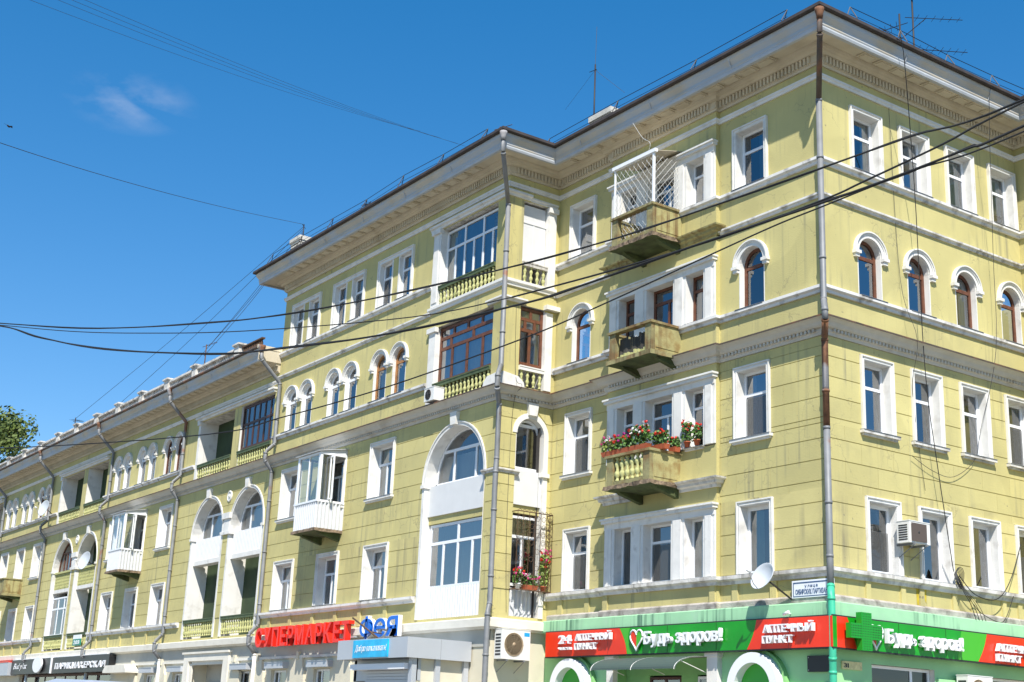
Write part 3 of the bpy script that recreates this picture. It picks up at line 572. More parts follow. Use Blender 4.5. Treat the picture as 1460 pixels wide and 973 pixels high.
# loggia bays of the long left block
def left_bay(off, kind):
    A0, A1 = -34.2 + off, -30.68 + off; D0, D1 = -30.0 + off, -26.85 + off
    for k, (u0, u1) in enumerate(((A0, A1), (D0, D1))):
        w = u1 - u0; cu = (u0 + u1) / 2
        p = recess('loggia', u0, u1, 11.74, 14.28, 0.78)
        balustrade(p, u0, u1, 11.76, 12.32, 14, -0.02)
        if kind == 0 and k == 1:
            zz = 12.42; hh = 14.24 - zz
            glazing(p, w, hh, [(w * (q / 6 - 0.5), 0, hh) for q in range(1, 6)], [(hh * 0.58, -w / 2, w / 2)], 'wood_dark', -0.12, u=cu, z=zz, bar=0.09, curtain=[(-0.4, 0.2, 'curtain_blue')])
        b = MB(); b.box(u0 - 0.22, u0, -0.2, 0.05, 11.72, 14.16); b.box(u0 - 0.26, u0 + 0.05, -0.2, 0.12, 14.16, 14.30)
        if k == 0: obj('pilaster', b, B, 'M', mats='trim')
        a = 1.55; c = cu if k else cu + 0.12
        big_arch_trim('M', c, 9.12, a, 4.92, 0.55)
        p = recess('loggia', c - a, c + a, 4.92, 9.12, 0.80, arch=a + 0.05, reg=False)
        if kind == 0:
            arch_glaze(p, c, 9.12, a - 0.02, -0.42, 'pvc', 9.06, (-0.55, 0.55), 'curtain')
            corr_panel(p, c - a, c + a, 8.16, 9.04, -0.16); b = MB(); b.box(c - a, c + a, -0.5, -0.12, 7.98, 8.16); obj('lintel', b, p, mats='trim')
        else:
            if k == 0: arch_glaze(p, c, 9.12, a - 0.02, -0.30, 'wood', 9.0, (-0.75, -0.25, 0.25, 0.75), 'curtain')
            b = MB()
            for q in range(15): u = c - a + 2 * a * (q + .5) / 15; b.box(u - 0.035, u + 0.035, -0.2, -0.14, 8.14, 8.96)
            for q in range(5): zq = 8.2 + q * 0.17; b.box(c - a, c + a, -0.19, -0.15, zq, zq + 0.05)
            b.box(c - a, c + a, -0.24, -0.08, 8.96, 9.06); obj('lattice_parapet', b, p, mats='baluster_paint')
            b = MB(); b.box(c - a, c + a, -0.5, -0.12, 7.94, 8.12); obj('lintel', b, p, mats='trim')
            if k == 0: glazing(p, 2 * a, 2.0, [(-0.5, 0, 2.0), (0.5, 0, 2.0)], [(1.4, -a, a)], 'pvc', -0.2, u=c, z=5.7, bar=0.08, curtain=[(-.45, -.1, 'curtain')])
        balustrade(p, c - a, c + a, 5.0, 5.66, 14, -0.02)
    # hood mould, impost between the arches, medallion
    b = MB(); b.box(A0 - 0.35, D1 + 0.1, -0.02, 0.10, 14.32, 14.42); b.box(A0 - 0.4, D1 + 0.15, -0.02, 0.18, 14.42, 14.50); obj('hood_mould', b, B, 'M', mats='trim')
    m = (A1 + D0) / 2 + 0.05; b = MB(); b.box(m - 0.42, m + 0.42, -0.3, 0.10, 8.98, 9.10); b.box(m - 0.30, m + 0.30, -0.3, 0.07, 9.10, 9.62); b.box(m - 0.38, m + 0.38, -0.3, 0.13, 9.62, 9.86); obj('impost', b, B, 'M', mats='trim')
    b = MB(); b.lathe([(0.24, 0.0), (0.24, 0.05), (0.19, 0.07), (0.17, 0.04), (0.08, 0.04), (0.06, 0.08), (0.001, 0.09)], 16, axis='y'); obj('medallion', b, B, 'M', m, 10.55, 0.0, mats='trim')
left_bay(0, 0); left_bay(-PER, 1); left_bay(-2 * PER, 1)

# ------------------------------------------------------------------ walls with real openings
def wall_sheet(b, u0, u1, z0, z1, d, holes, m=0):
    hs = [h for h in holes if h[1] > u0 and h[0] < u1 and h[3] + h[4] > z0 and h[2] < z1]
    US = sorted({u0, u1} | {min(max(x, u0), u1) for h in hs for x in (h[0], h[1])}); ZS = sorted({z0, z1} | {min(max(x, z0), z1) for h in hs for x in (h[2], h[3] + h[4])})
    for zi in range(len(ZS) - 1):
        run = None
        for ui in range(len(US)):
            ok = False
            if ui < len(US) - 1:
                uc, zc = (US[ui] + US[ui + 1]) / 2, (ZS[zi] + ZS[zi + 1]) / 2
                ok = not any(h[0] < uc < h[1] and h[2] < zc < h[3] + h[4] for h in hs)
            if ok and run is None: run = US[ui]
            if not ok and run is not None:
                b.face([(run, -d, ZS[zi]), (US[ui], -d, ZS[zi]), (US[ui], -d, ZS[zi + 1]), (run, -d, ZS[zi + 1])], m); run = None
    for h in hs:
        if h[4]:
            c = (h[0] + h[1]) / 2; r = h[4]; a = (h[1] - h[0]) / 2; zt = h[3] + r; n = 20
            for k in range(n):
                ua, ub = c - a * math.cos(PI * k / n), c - a * math.cos(PI * (k + 1) / n)
                za, zb = h[3] + r * math.sin(PI * k / n), h[3] + r * math.sin(PI * (k + 1) / n)
                b.face([(ua, -d, za), (ub, -d, zb), (ub, -d, zt), (ua, -d, zt)], m)
GZ = 4.80
b = MB(); wall_sheet(b, -10.9, RIS0, GZ, 19.0, 0, HOLES['W']); wall_sheet(b, RIS1, 0, GZ, 19.0, 0, HOLES['W']); wall_sheet(b, RIS0, RIS1, GZ, 19.0, RD, HOLES['W'])
for u in (RIS0, RIS1): b.face([(u, 0, GZ), (u, -RD, GZ), (u, -RD, 19.0), (u, 0, 19.0)])
WW = obj('wall', b, B, 'W', mats='plaster')
b = MB(); wall_sheet(b, -26.6, -10.9, GZ, 19.0, 0, HOLES['M']); b.face([(-26.6, 0, GZ), (-26.6, 10, GZ), (-26.6, 10, 19.0), (-26.6, 0, 19.0)]); WM = obj('wall', b, B, 'M', mats='plaster')
b = MB(); wall_sheet(b, -75, -26.6, GZ, 15.4, 0, HOLES['M']); b.face([(-75, 0, 0), (-75, 12, 0), (-75, 12, 15.4), (-75, 0, 15.4)]); WL = obj('wall', b, B, 'M', mats='plaster')
b = MB(); wall_sheet(b, 0, 8.1, GZ, 19.0, 0, HOLES['R']); WR = obj('wall', b, B, 'R', mats='plaster')
b = MB(); wall_sheet(b, YM, 0, GZ, 19.0, 0, HOLES['T']); WT = obj('wall', b, B, 'T', mats='plaster')
b = MB(); b.face([(0, 8.1, 0), (2.2, 8.1, 0), (2.2, 8.1, 19), (0, 8.1, 19)]); b.face([(2.2, 22, 0), (-12, 22, 0), (-12, 22, 19), (2.2, 22, 19)]); b.face([(-12, 22, 0), (-12, 10, 0), (-12, 10, 19), (-12, 22, 19)]); b.face([(-12, 10, 0), (-75, 10, 0), (-75, 10, 15.6), (-12, 10, 15.6)]); obj('wall', b, B, mats='plaster')
b = MB(); wall_sheet(b, 8.1, 22, 0, 19.0, 0, HOLES['Q']); obj('wall', b, B, 'Q', mats='plaster')
b = MB()
b.face([(0.6, 8.2, 0), (0.6, 22, 0), (0.6, 22, 19), (0.6, 8.2, 19)])
b.face([(-10.9, 1.6, 0), (-1.6, 1.6, 0), (-1.6, 1.6, 19), (-10.9, 1.6, 19)]); b.face([(-1.6, 1.6, 0), (-1.6, 8.1, 0), (-1.6, 8.1, 19), (-1.6, 1.6, 19)])
b.face([(-75, -0.42, 0), (-10.95, -0.42, 0), (-10.95, -0.42, 15.4), (-75, -0.42, 15.4)]); b.face([(-26.5, -0.42, 15.4), (-10.95, -0.42, 15.4), (-10.95, -0.42, 19), (-26.5, -0.42, 19)])
for z in (8.2, 11.6, 15.0):
    b.face([(-10.9, 0.02, z), (-0.02, 0.02, z), (-0.02, 1.6, z), (-10.9, 1.6, z)]); b.face([(-1.6, 1.6, z), (-0.02, 1.6, z), (-0.02, 8.1, z), (-1.6, 8.1, z)])
obj('dark_backing', b, B, mats='interior_dark')  # unseen dark sheets added so the rooms read dim through the panes

# --- incised plaster courses on the second and third storeys
blocks = []
ZC0, ZC1, NCO = 5.66, 11.20, 11
def clip_iv(ivs, a0, a1, b0, b1):
    """remove [a0,a1] at band bottom / [b0,b1] at band top from trapezoid intervals"""
    out = []
    for (l0, l1, r0, r1) in ivs:
        if max(a1, b1) <= min(l0, l1) + 1e-4 or min(a0, b0) >= max(r0, r1) - 1e-4: out.append((l0, l1, r0, r1)); continue
        if min(a0, b0) - max(l0, l1) > 0.02: out.append((l0, l1, a0, b0))
        if min(r0, r1) - max(a1, b1) > 0.02: out.append((a1, b1, r0, r1))
    return out
def courses(fr, segs, obst, jitter):
    res = []
    dz = (ZC1 - ZC0) / NCO
    for i in range(NCO):
        za, zb = ZC0 + i * dz, ZC0 + (i + 1) * dz
        for (s0, s1, dd) in segs:
            cuts = sorted({za, zb} | {x for h in obst for x in (h[2], h[3]) if h[1] > s0 and h[0] < s1 and za + 0.05 < x < zb - 0.05 and not h[4]} | {h[2] for h in obst if h[4] and za + .05 < h[2] < zb - .05})
            for c0, c1 in zip(cuts, cuts[1:]):
                y0 = c0 + (0.011 if c0 == za else 0); y1 = c1 - (0.011 if c1 == zb else 0); zm = (c0 + c1) / 2
                iv = [(s0, s0, s1, s1)]
                for h in obst:
                    if h[1] <= s0 or h[0] >= s1: continue
                    if h[4]:
                        c = (h[0] + h[1]) / 2; r = h[4]
                        if zm < h[2] or y0 > h[3] + r: continue
                        f = lambda z: (h[1] - h[0]) / 2 if z < h[3] else math.sqrt(max(0, r * r - (z - h[3]) ** 2))
                        iv = clip_iv(iv, c - f(y0), c + f(y0), c - f(y1), c + f(y1))
                    elif h[2] < zm < h[3]: iv = clip_iv(iv, h[0], h[1], h[0], h[1])
                for (l0, l1, r0, r1) in iv:
                    n = max(1, int(round((min(r0, r1) - max(l0, l1)) / 1.15))); off = (0.5 if i % 2 else 0.0)
                    xs = [0.0]; 
                    for k in range(1, n): xs.append((k - 0.5 + off) / n if n > 1 else k / n)
                    xs.append(1.0)
                    for a, e in zip(xs, xs[1:]):
                        g0 = 0.004 if a > 0 else 0; g1 = 0.004 if e < 1 else 0
                        res.append((fr, dd, l0 + (r0 - l0) * a + g0, l1 + (r1 - l1) * a + g0, l0 + (r0 - l0) * e - g1, l1 + (r1 - l1) * e - g1, y0, y1))
    return res
pt = 0.022
def blockmesh(b, q): b.prism([(q[2], q[6]), (q[4], q[6]), (q[5], q[7]), (q[3], q[7])], q[1] - 0.002, q[1] + pt)
allb = courses('R', [(0.03, 8.08, 0)], BLOCK['R'], 1) + courses('W', [(-10.87, RIS0 - .01, 0), (RIS1 + .01, -0.03, 0)], BLOCK['W'], 1) + courses('M', [(-26.6, -10.92, 0)], BLOCK['M'], 1) + courses('T', [(-1.93, -0.02, 0)], BLOCK['T'], 1)
allb = [q for q in allb if max(q[4], q[5]) - min(q[2], q[3]) > 0.03 and q[7] - q[6] > 0.02]
rest = courses('M', [(-75, -26.62, 0)], BLOCK['M'], 1)
area = sorted(range(len(allb)), key=lambda k: -(allb[k][7] - allb[k][6]) * (allb[k][4] - allb[k][2]))
big = set(area[:296]); WALLS = {'R': WR, 'W': WW, 'M': WM, 'T': WT}
for k, q in enumerate(allb):
    if k not in big: continue
    b = MB(); blockmesh(b, q); obj('plaster_block', b, WALLS[q[0]], mats='plaster_low' if q[6] < 7.5 else 'plaster')
for fr, wl_ in WALLS.items():
    b = MB()
    for k, q in enumerate(allb):
        if k not in big and q[0] == fr: blockmesh(b, q)
    if b.f: stuff(obj('plaster_courses', b, wl_, mats='plaster'))
b = MB()
for q in rest:
    if max(q[4], q[5]) - min(q[2], q[3]) > 0.03 and q[7] - q[6] > 0.02: blockmesh(b, q)
stuff(obj('plaster_courses', b, WL, mats='plaster'))

# ------------------------------------------------------------------ cornices, belts, ledges (swept mouldings)
def offs(path, d, clamp=True):
    out = []
    for i, p in enumerate(path):
        p = Vector(p); n = []
        if i > 0: t = (p - Vector(path[i - 1])).normalized(); n.append(Vector((t.y, -t.x)))
        if i < len(path) - 1: t = (Vector(path[i + 1]) - p).normalized(); n.append(Vector((t.y, -t.x)))
        m = n[0] if len(n) == 1 else (n[0] + n[1]) / (1 + n[0].dot(n[1]))
        out.append(p + m * d)
    return out
def sweep(b, path, prof, m=0, caps=True, mats=None):
    L = [[(q.x, q.y, z) for q in offs(path, d)] for d, z in prof]
    for j in range(len(prof) - 1):
        for i in range(len(path) - 1): b.face([L[j][i], L[j][i + 1], L[j + 1][i + 1], L[j + 1][i]], mats[j] if mats else m)
    if caps:
        b.face([L[j][0] for j in range(len(prof))], m); b.face([L[j][-1] for j in range(len(prof) - 1, -1, -1)], m)
def along(path, spacing, margin, fn):
    for i in range(len(path) - 1):
        a, c = Vector(path[i]), Vector(path[i + 1]); t = c - a; ln_ = t.length; t.normalize(); n = Vector((t.y, -t.x))
        if ln_ < spacing * 1.2: continue
        k = int((ln_ - 2 * margin) / spacing)
        for q in range(k):
            p = a + t * (margin + (ln_ - 2 * margin) * (q + 0.5) / k); fn(p, t, n)
JOG = [(RIS0, 0), (RIS0, -RD), (RIS1, -RD), (RIS1, 0)]
MAIN = [(-10.9, YM), (-10.9, 0)]; RIGHT = [(0, 0), (0, 8.1), (2.2, 8.1), (2.2, 20)]
P_TOP = [(-26.6, 8), (-26.6, YM)] + MAIN + RIGHT
P_TOPJ = [(-26.6, 8), (-26.6, YM)] + MAIN + JOG + RIGHT
P_LEFT = [(-75, YM), (-26.62, YM)]
def eave(path, pathj, dz, name):
    b = MB()
    sweep(b, pathj, [(-0.02, 18.40 + dz), (0.05, 18.40 + dz), (0.07, 18.45 + dz), (0.10, 18.46 + dz), (0.10, 18.66 + dz), (0.19, 18.67 + dz), (0.23, 18.74 + dz), (0.32, 18.76 + dz), (0.36, 18.82 + dz), (0.36, 18.99 + dz), (-0.02, 18.99 + dz)])
    c = obj(name, b, B, mats='cornice')
    b = MB(); sweep(b, path, [(0.2, 18.84 + dz), (0.80, 18.815 + dz), (0.80, 18.99 + dz), (0.2, 18.99 + dz)]); obj('soffit', b, c, mats='cornice')
    b = MB(); sweep(b, path, [(0.75, 18.79 + dz), (0.87, 18.77 + dz), (0.89, 18.83 + dz), (0.885, 18.87 + dz), (0.90, 18.90 + dz), (0.90, 18.98 + dz), (0.94, 19.05 + dz), (0.985, 19.11 + dz), (1.00, 19.18 + dz), (1.0, 19.22 + dz), (0.6, 19.22 + dz)], mats=[1, 1, 1, 0, 0, 0, 0, 0, 0, 0]); obj('gutter', b, c, mats=['gutter', 'gutter_lip'])
    def joint(p, t, n):
        P = [p + t * q for q in (-0.012, 0.012)]; q = MB(); q.hexa([(x.x + n.x * o, x.y + n.y * o, zq + dz) for zq, o2 in ((18.91, 0.905), (19.19, 1.003)) for x, o in ((P[0], o2), (P[1], o2), (P[1], o2 + 0.012), (P[0], o2 + 0.012))]); obj('gutter_joint', q, c, mats='gutter_lip')
    along(path, 2.7, 0.6, joint)
    b = MB()
    def dent(p, t, n):
        P = [p + t * s + n * o for s, o in ((-0.032, 0.09), (0.032, 0.09), (0.032, 0.165), (-0.032, 0.165))]
        b.hexa([(q.x, q.y, 18.47 + dz) for q in P] + [(q.x, q.y, 18.655 + dz) for q in P])
    along(pathj, 0.125, 0.12, dent); stuff(obj('dentils', b, c, mats='cornice'))
    def pan(p, t, n):
        m_ = cached('soffit_panel', mkpan)
        o = obj('soffit_panel', m_, c); o.location = (p.x + n.x * 0.585, p.y + n.y * 0.585, 18.80 + dz); o.rotation_euler = (0, 0, math.atan2(t.y, t.x))
    def mkpan():
        q = MB(); q.box(-0.25, 0.25, -0.16, 0.16, -0.012, 0.03); q.box(-0.20, 0.20, -0.11, 0.11, -0.035, -0.012); return q.mesh('soffit_panel', 'cornice')
    along([x for x in path if x[1] < 8 or x[0] > -20], 0.62, 0.9, pan)
    return c
eave(P_TOP, P_TOPJ, 0, 'cornice')
eave(P_LEFT, P_LEFT, -3.33, 'cornice')
PB = [(-26.6, YM)] + MAIN
b = MB()
sweep(b, [(-26.6, 8)] + PB + JOG + RIGHT, [(-0.02, 18.02), (0.05, 18.02), (0.06, 18.07), (0.09, 18.10), (0.09, 18.16), (0.05, 18.18), (-0.02, 18.18)])
obj('belt_course', b, B, mats='trim')
b = MB(); sweep(b, P_LEFT, [(-0.02, 14.62), (0.05, 14.62), (0.06, 14.67), (0.09, 14.70), (0.09, 14.76), (-0.02, 14.78)]); obj('belt_course', b, B, mats='trim')
def belt(path, z0, z1, d, matn='ledge', name='ledge', flash=True):
    b = MB(); h = z1 - z0
    sweep(b, path, [(-0.03, z0), (d * 0.45, z0), (d * 0.55, z0 + h * 0.35), (d * 0.95, z0 + h * 0.5), (d, z0 + h * 0.55), (d, z1 - 0.015), (-0.03, z1)])
    return obj(name, b, B, mats=matn)
WJ = [(-10.9, -0.14), (-10.9, 0)] + JOG + RIGHT
belt([(-26.6, YM), (-15.2, YM)], 15.66, 15.855, 0.13); belt(WJ, 15.66, 15.855, 0.13)
belt([(-26.6, YM), (-15.2, YM)], 14.76, 14.90, 0.10); belt([(-10.9, -0.14), (-10.9, 0), JOG[0], JOG[1]], 14.76, 14.90, 0.10); belt([JOG[2], JOG[3], (-0.06, 0)], 14.76, 14.90, 0.10); belt([(-0.06, 0)] + RIGHT, 14.76, 14.90, 0.10, 'trim_old')
belt([(-26.6, YM), (-15.15, YM)], 12.28, 12.475, 0.13); belt(WJ, 12.28, 12.475, 0.13)
belt([(-26.6, YM), (-15.12, YM)], 5.45, 5.655, 0.16); belt([(-10.9, -0.14), (-10.9, 0)] + JOG + RIGHT, 5.43, 5.65, 0.17, 'trim_old')
for k in range(2):
    belt([(-46.25 - PER * k, YM), (-34.5 - PER * k, YM)], 12.24, 12.42, 0.13); belt([(-46.1 - PER * k, YM), (-34.4 - PER * k, YM)], 5.43, 5.65, 0.16)
# loggia base slabs and hoods round the block corner
belt([(-15.3, YM), (-10.9, YM), (-10.9, -0.1)], 14.80, 15.02, 0.11, 'trim', 'loggia_ledge')
belt([(-11.75, YM), (-10.9, YM), (-10.9, -1.2)], 14.30, 14.44, 0.16, 'trim', 'loggia_ledge')
belt([(-15.4, YM), (-10.9, YM), (-10.9, -1.15)], 17.72, 17.90, 0.15, 'trim', 'loggia_hood'); belt([(-10.9, -1.14), (-10.9, -0.1)], 17.70, 17.84, 0.08, 'trim', 'loggia_hood')
belt([(-11.65, YM), (-10.9, YM), (-10.9, -1.2)], 9.02, 9.16, 0.10, 'trim_old', 'impost_band')
b = MB()
for x in (-11.5,): b.prism([(x - 0.30, 11.62), (-10.9, 11.62), (-10.9, 12.05), (x - 0.05, 12.0), (x - 0.22, 11.85)], -0.02, 0.10)
obj('corner_block', b, B, 'M', mats='trim')
b = MB(); b.prism([(YM, 11.62), (-1.15, 11.62), (-1.2, 11.82), (-1.4, 11.98), (YM, 12.05)], -0.02, 0.10); obj('corner_block', b, B, 'T', mats='trim')
# middle cornice with its metal flashing
P_MID = [(-75, YM), (-10.9, YM), (-10.9, 0)] + JOG + RIGHT
b = MB(); sweep(b, P_MID, [(-0.02, 11.20), (0.05, 11.20), (0.07, 11.27), (0.09, 11.29), (0.09, 11.36), (0.16, 11.365), (0.20, 11.40), (0.24, 11.47), (0.31, 11.53), (0.36, 11.555), (-0.02, 11.60)]); c = obj('middle_cornice', b, B, mats='cornice_mid')
b = MB(); sweep(b, P_MID, [(-0.02, 11.60), (0.37, 11.555), (0.39, 11.55), (0.39, 11.585), (0.37, 11.59), (-0.02, 11.66)]); obj('flashing', b, c, mats='flashing')
b = MB()
def dent2(p, t, n):
    P = [p + t * s + n * o for s, o in ((-0.030, 0.085), (0.030, 0.085), (0.030, 0.15), (-0.030, 0.15))]
    b.hexa([(q.x, q.y, 11.285) for q in P] + [(q.x, q.y, 11.36) for q in P])
along(P_MID, 0.125, 0.16, dent2); stuff(obj('dentils', b, c, mats='cornice_mid'))
# small console cornices beside the balconies
for z in (14.86, 8.02):
    for (u0, u1) in ((RIS0 - 0.0, -6.78), (-4.95, RIS1 + 0.0)):
        b = MB(); e0 = 0.0; pth = [(u0, -RD), (u1, -RD)]
        pth = ([(RIS0, 0.0)] if u0 == RIS0 else []) + pth + ([(RIS1, 0.0)] if u1 == RIS1 else [])
        sweep(b, pth, [(-0.02, z - 0.10), (0.05, z - 0.10), (0.06, z - 0.03), (0.14, z + 0.0), (0.15, z + 0.06), (0.24, z + 0.10), (0.25, z + 0.14), (-0.02, z + 0.18)]); obj('console_cornice', b, B, mats='trim_old' if z < 10 else 'concrete_side')
# pedestals under the second storey ledge
def strip_mesh(w, z0, z1): q = MB(); q.box(-w, w, -0.02, 0.05, z0, z1); return q.mesh('pedestal_strip', 'plaster_low')
for u in (-10.2, -8.95, -7.98, -3.72, -3.05, -1.75, -0.2): obj('pedestal_strip', cached('ps1', lambda: strip_mesh(0.10, 5.0, 5.44)), B, 'W', u, 0, RD if RIS0 < u < RIS1 else 0)
for c in COLS + tuple(LCOLS):
    for s in (-0.85, 0.85): obj('pedestal_strip', cached('ps2', lambda: strip_mesh(0.10, 4.86, 5.46)), B, 'M', c + s)
for c in (1.87, 3.79, 5.75, 7.65):
    for s in (-0.62, 0.62): obj('pedestal_strip', cached('ps3', lambda: strip_mesh(0.08, 5.0, 5.44)), B, 'R', c + s)

# ------------------------------------------------------------------ roofs
b = MB(); sweep(b, P_TOP, [(0.6, 19.225), (1.08, 19.225), (1.11, 19.25), (1.10, 19.34), (1.06, 19.36), (0.0, 19.66), (-0.85, 19.92)], caps=False)
b.face([(-26, 8, 19.89), (-26, -1.2, 19.89), (-11.6, -1.2, 19.89), (-11.6, 0.7, 19.89), (-0.7, 0.7, 19.89), (-0.7, 20, 19.89), (-12, 20, 19.89), (-12, 8, 19.89)]); roof = obj('roof', b, B, mats='roof')
b = MB(); sweep(b, P_LEFT, [(0.6, 15.895), (1.07, 15.895), (1.09, 15.92), (1.08, 15.98), (1.05, 15.99), (0.2, 16.06), (-2, 16.7)]); b.face([(-75, 0, 16.69), (-26.6, 0, 16.69), (-26.6, 10, 16.69), (-75, 10, 16.69)]); roofl = obj('roof', b, B, mats='flashing')
def chimney(par, x0, x1, y0, y1, z0, z1):
    b = MB(); b.box(x0, x1, -y1, -y0, z0, z1 - 0.3); b.box(x0 - 0.06, x1 + 0.06, -y1 - 0.06, -y0 + 0.06, z1 - 0.42, z1 - 0.34); b.box(x0 - 0.08, x1 + 0.08, -y1 - 0.08, -y0 + 0.08, z1 - 0.3, z1 - 0.2); b.box(x0 - 0.12, x1 + 0.12, -y1 - 0.12, -y0 + 0.12, z1 - 0.2, z1); obj('chimney', b, par, mats='chimney')
chimney(roof, -10.25, -9.35, 0.75, 1.5, 19.5, 20.95)
chimney(roofl, -32.45, -31.65, 0.75, 1.4, 16.2, 23.0)
# roof balustrade of the long block
bb = MB(); bb.box(-75, -28.95, 0.66, 0.88, 15.99, 16.07); bb.box(-75, -28.95, 0.64, 0.90, 16.36, 16.45)
rb = obj('roof_balustrade', bb, B, 'M', mats='trim_old')
PEDS = [-28.95, -33.45, -36.7, -39.95, -43.2, -46.4, -49.6, -52.8, -56.0, -59.2, -62.4, -65.6, -68.8, -72.0]
def mkped():
    q = MB(); q.box(-0.26, 0.26, 0.56, 0.98, 0, 0.06); q.box(-0.22, 0.22, 0.59, 0.95, 0.06, 0.46); q.box(-0.27, 0.27, 0.55, 0.99, 0.46, 0.51); q.box(-0.32, 0.32, 0.51, 1.03, 0.51, 0.58); return q.mesh('pedestal', 'trim_old')
for x in PEDS: obj('pedestal', cached('ped', mkped), rb, None, x, 15.99, 0)
b = MB()
for a, c in zip(PEDS, PEDS[1:]):
    n = int((a - c - 0.5) / 0.19)
    for k in range(n): u = c + 0.25 + (a - c - 0.5) * (k + 0.5) / n; b.lathe([(0.05, 16.06), (0.03, 16.10), (0.062, 16.19), (0.03, 16.30), (0.05, 16.37)], 6, (u, -0.77, 0))
stuff(obj('roof_balusters', b, rb, mats='trim_old'))
b = MB()
for k in range(11): u = -28.6 + 1.8 * (k + 0.5) / 11; b.lathe([(0.05, 16.06), (0.03, 16.10), (0.06, 16.2), (0.03, 16.30), (0.05, 16.37)], 6, (u, -0.77, 0))
b.box(-28.7, -26.75, 0.70, 0.84, 16.36, 16.42)
stuff(obj('roof_balusters', b, rb, mats='rusty_iron'))
b = MB(); b.box(-26.64, -26.57, 0.01, 0.985, 15.43, 15.893); b.box(-26.64, -26.55, 0.01, 1.06, 15.893, 16.03); obj('eave_end', b, B, 'M', mats='cornice')
# thin snow rail along the eaves
def rail(path, z, step):
    P = offs(path, 0.86); b = MB(); tops = []
    for i in range(len(P) - 1):
        a, c = P[i], P[i + 1]; L_ = (c - a).length; n = max(1, int(L_ / step)); t = (c - a).normalized(); nn = Vector((t.y, -t.x))
        for k in range(n + 1):
            p = a + (c - a) * k / n; h = 0.40 + random.uniform(-0.08, 0.05)
            b.tube([(p.x + nn.x * .22, p.y + nn.y * .22, z - 0.05), (p.x, p.y, z + h)], 0.014, 4); b.tube([(p.x - t.x * 0.15, p.y - t.y * 0.15, z), (p.x, p.y, z + h)], 0.014, 4); tops.append((p.x, p.y, z + h))
    b.tube(tops, 0.012, 4); b.tube([(x, y, zz - 0.2) for x, y, zz in tops], 0.009, 4)
    obj('snow_rail', b, roof, mats='black_iron')
rail([(-26.4, YM), (-11.0, YM)], 19.42, 2.2); rail([(-10.4, 0), (-0.2, 0)], 19.42, 2.6); rail([(0, 0.3), (0, 8.0)], 19.42, 1.9)
b = MB()
for k in range(14): b.hexa([(-0.3 , 4.2 + k * .14, 19.86 + .05 * (k % 2)), (-0.3, 4.2 + k * .14 + .14, 19.86 + .05 * ((k + 1) % 2)), (-1.2, 4.2 + k * .14 + .14, 20.05 + .05 * ((k + 1) % 2)), (-1.2, 4.2 + k * .14, 20.05 + .05 * (k % 2))] + [(x, y, z + 0.02) for x, y, z in [(-0.3, 4.2 + k * .14, 19.86 + .05 * (k % 2)), (-0.3, 4.2 + k * .14 + .14, 19.86 + .05 * ((k + 1) % 2)), (-1.2, 4.2 + k * .14 + .14, 20.05 + .05 * ((k + 1) % 2)), (-1.2, 4.2 + k * .14, 20.05 + .05 * (k % 2))]])
obj('corrugated_sheet', b, roof, mats='flashing')

# ------------------------------------------------------------------ drainpipes
def pipe(pts, matn, r=0.075, rings=True, low=None):
    b = MB(); P = [Vector(p) for p in pts]; q = [P[0]]
    for k in range(1, len(P) - 1): q += [P[k] + (P[k - 1] - P[k]).normalized() * 0.05, P[k] + (P[k + 1] - P[k]).normalized() * 0.05]
    q.append(P[-1]); b.tube(q, r, 10)
    for a, c in zip(P, P[1:]):
        n = int((c - a).length / 1.9)
        for k in range(n): p = a + (c - a) * ((k + 0.6) / max(n, 1)); t = (c - a).normalized() * 0.03; b.tube([p - t, p + t], r + 0.013, 10)
        t = (c - a).normalized(); b.tube([a - t * 0.0, a + t * 0.07], r + 0.008, 10)
    return obj('drainpipe', b, B, mats=matn)
def hopper(x, y, z): b = MB(); b.lathe([(0.08, 0.0), (0.085, 0.10), (0.115, 0.2), (0.12, 0.28), (0.1, 0.28)], 10, (x, y, z)); return obj('hopper', b, B, mats='zinc_rust')
hopper(1.02, -1.02, 18.92); pipe([(1.02, -1.02, 19.0), (0.95, -0.95, 18.55), (0.11, -0.11, 17.35)], 'flashing', 0.07)
pipe([(0.11, -0.11, 17.36), (0.11, -0.11, 12.05), (0.42, -0.42, 11.68), (0.42, -0.42, 11.40)], 'zinc', 0.078); pipe([(0.42, -0.42, 11.42), (0.12, -0.12, 11.05), (0.12, -0.12, 8.9)], 'zinc_rust', 0.08); pipe([(0.12, -0.12, 8.9), (0.12, -0.12, 5.9), (0.14, -0.14, 5.2)], 'zinc', 0.08)
pipe([(0.14, -0.14, 5.2), (0.26, -0.26, 4.92), (0.26, -0.26, 3.6), (0.2, -0.2, 3.3), (0.2, -0.2, 0.2)], 'pipe_green', 0.085)
hopper(-9.88, YM - 1.02, 18.92); pipe([(-9.88, YM - 1.02, 19.0), (-9.95, YM - 0.95, 18.55), (-10.79, YM - 0.11, 17.35)], 'zinc', 0.07)
pipe([(-10.79, YM - 0.11, 17.36), (-10.79, YM - 0.11, 12.2), (-10.48, YM - 0.42, 11.80), (-10.48, YM - 0.42, 11.40), (-10.78, YM - 0.12, 11.02), (-10.78, YM - 0.12, 9.4), (-10.72, YM - 0.18, 9.0), (-10.74, YM - 0.16, 5.2), (-10.62, YM - 0.3, 4.9), (-10.62, YM - 0.3, 3.0), (-10.62, YM - 0.3, 0.2)], 'zinc', 0.078)
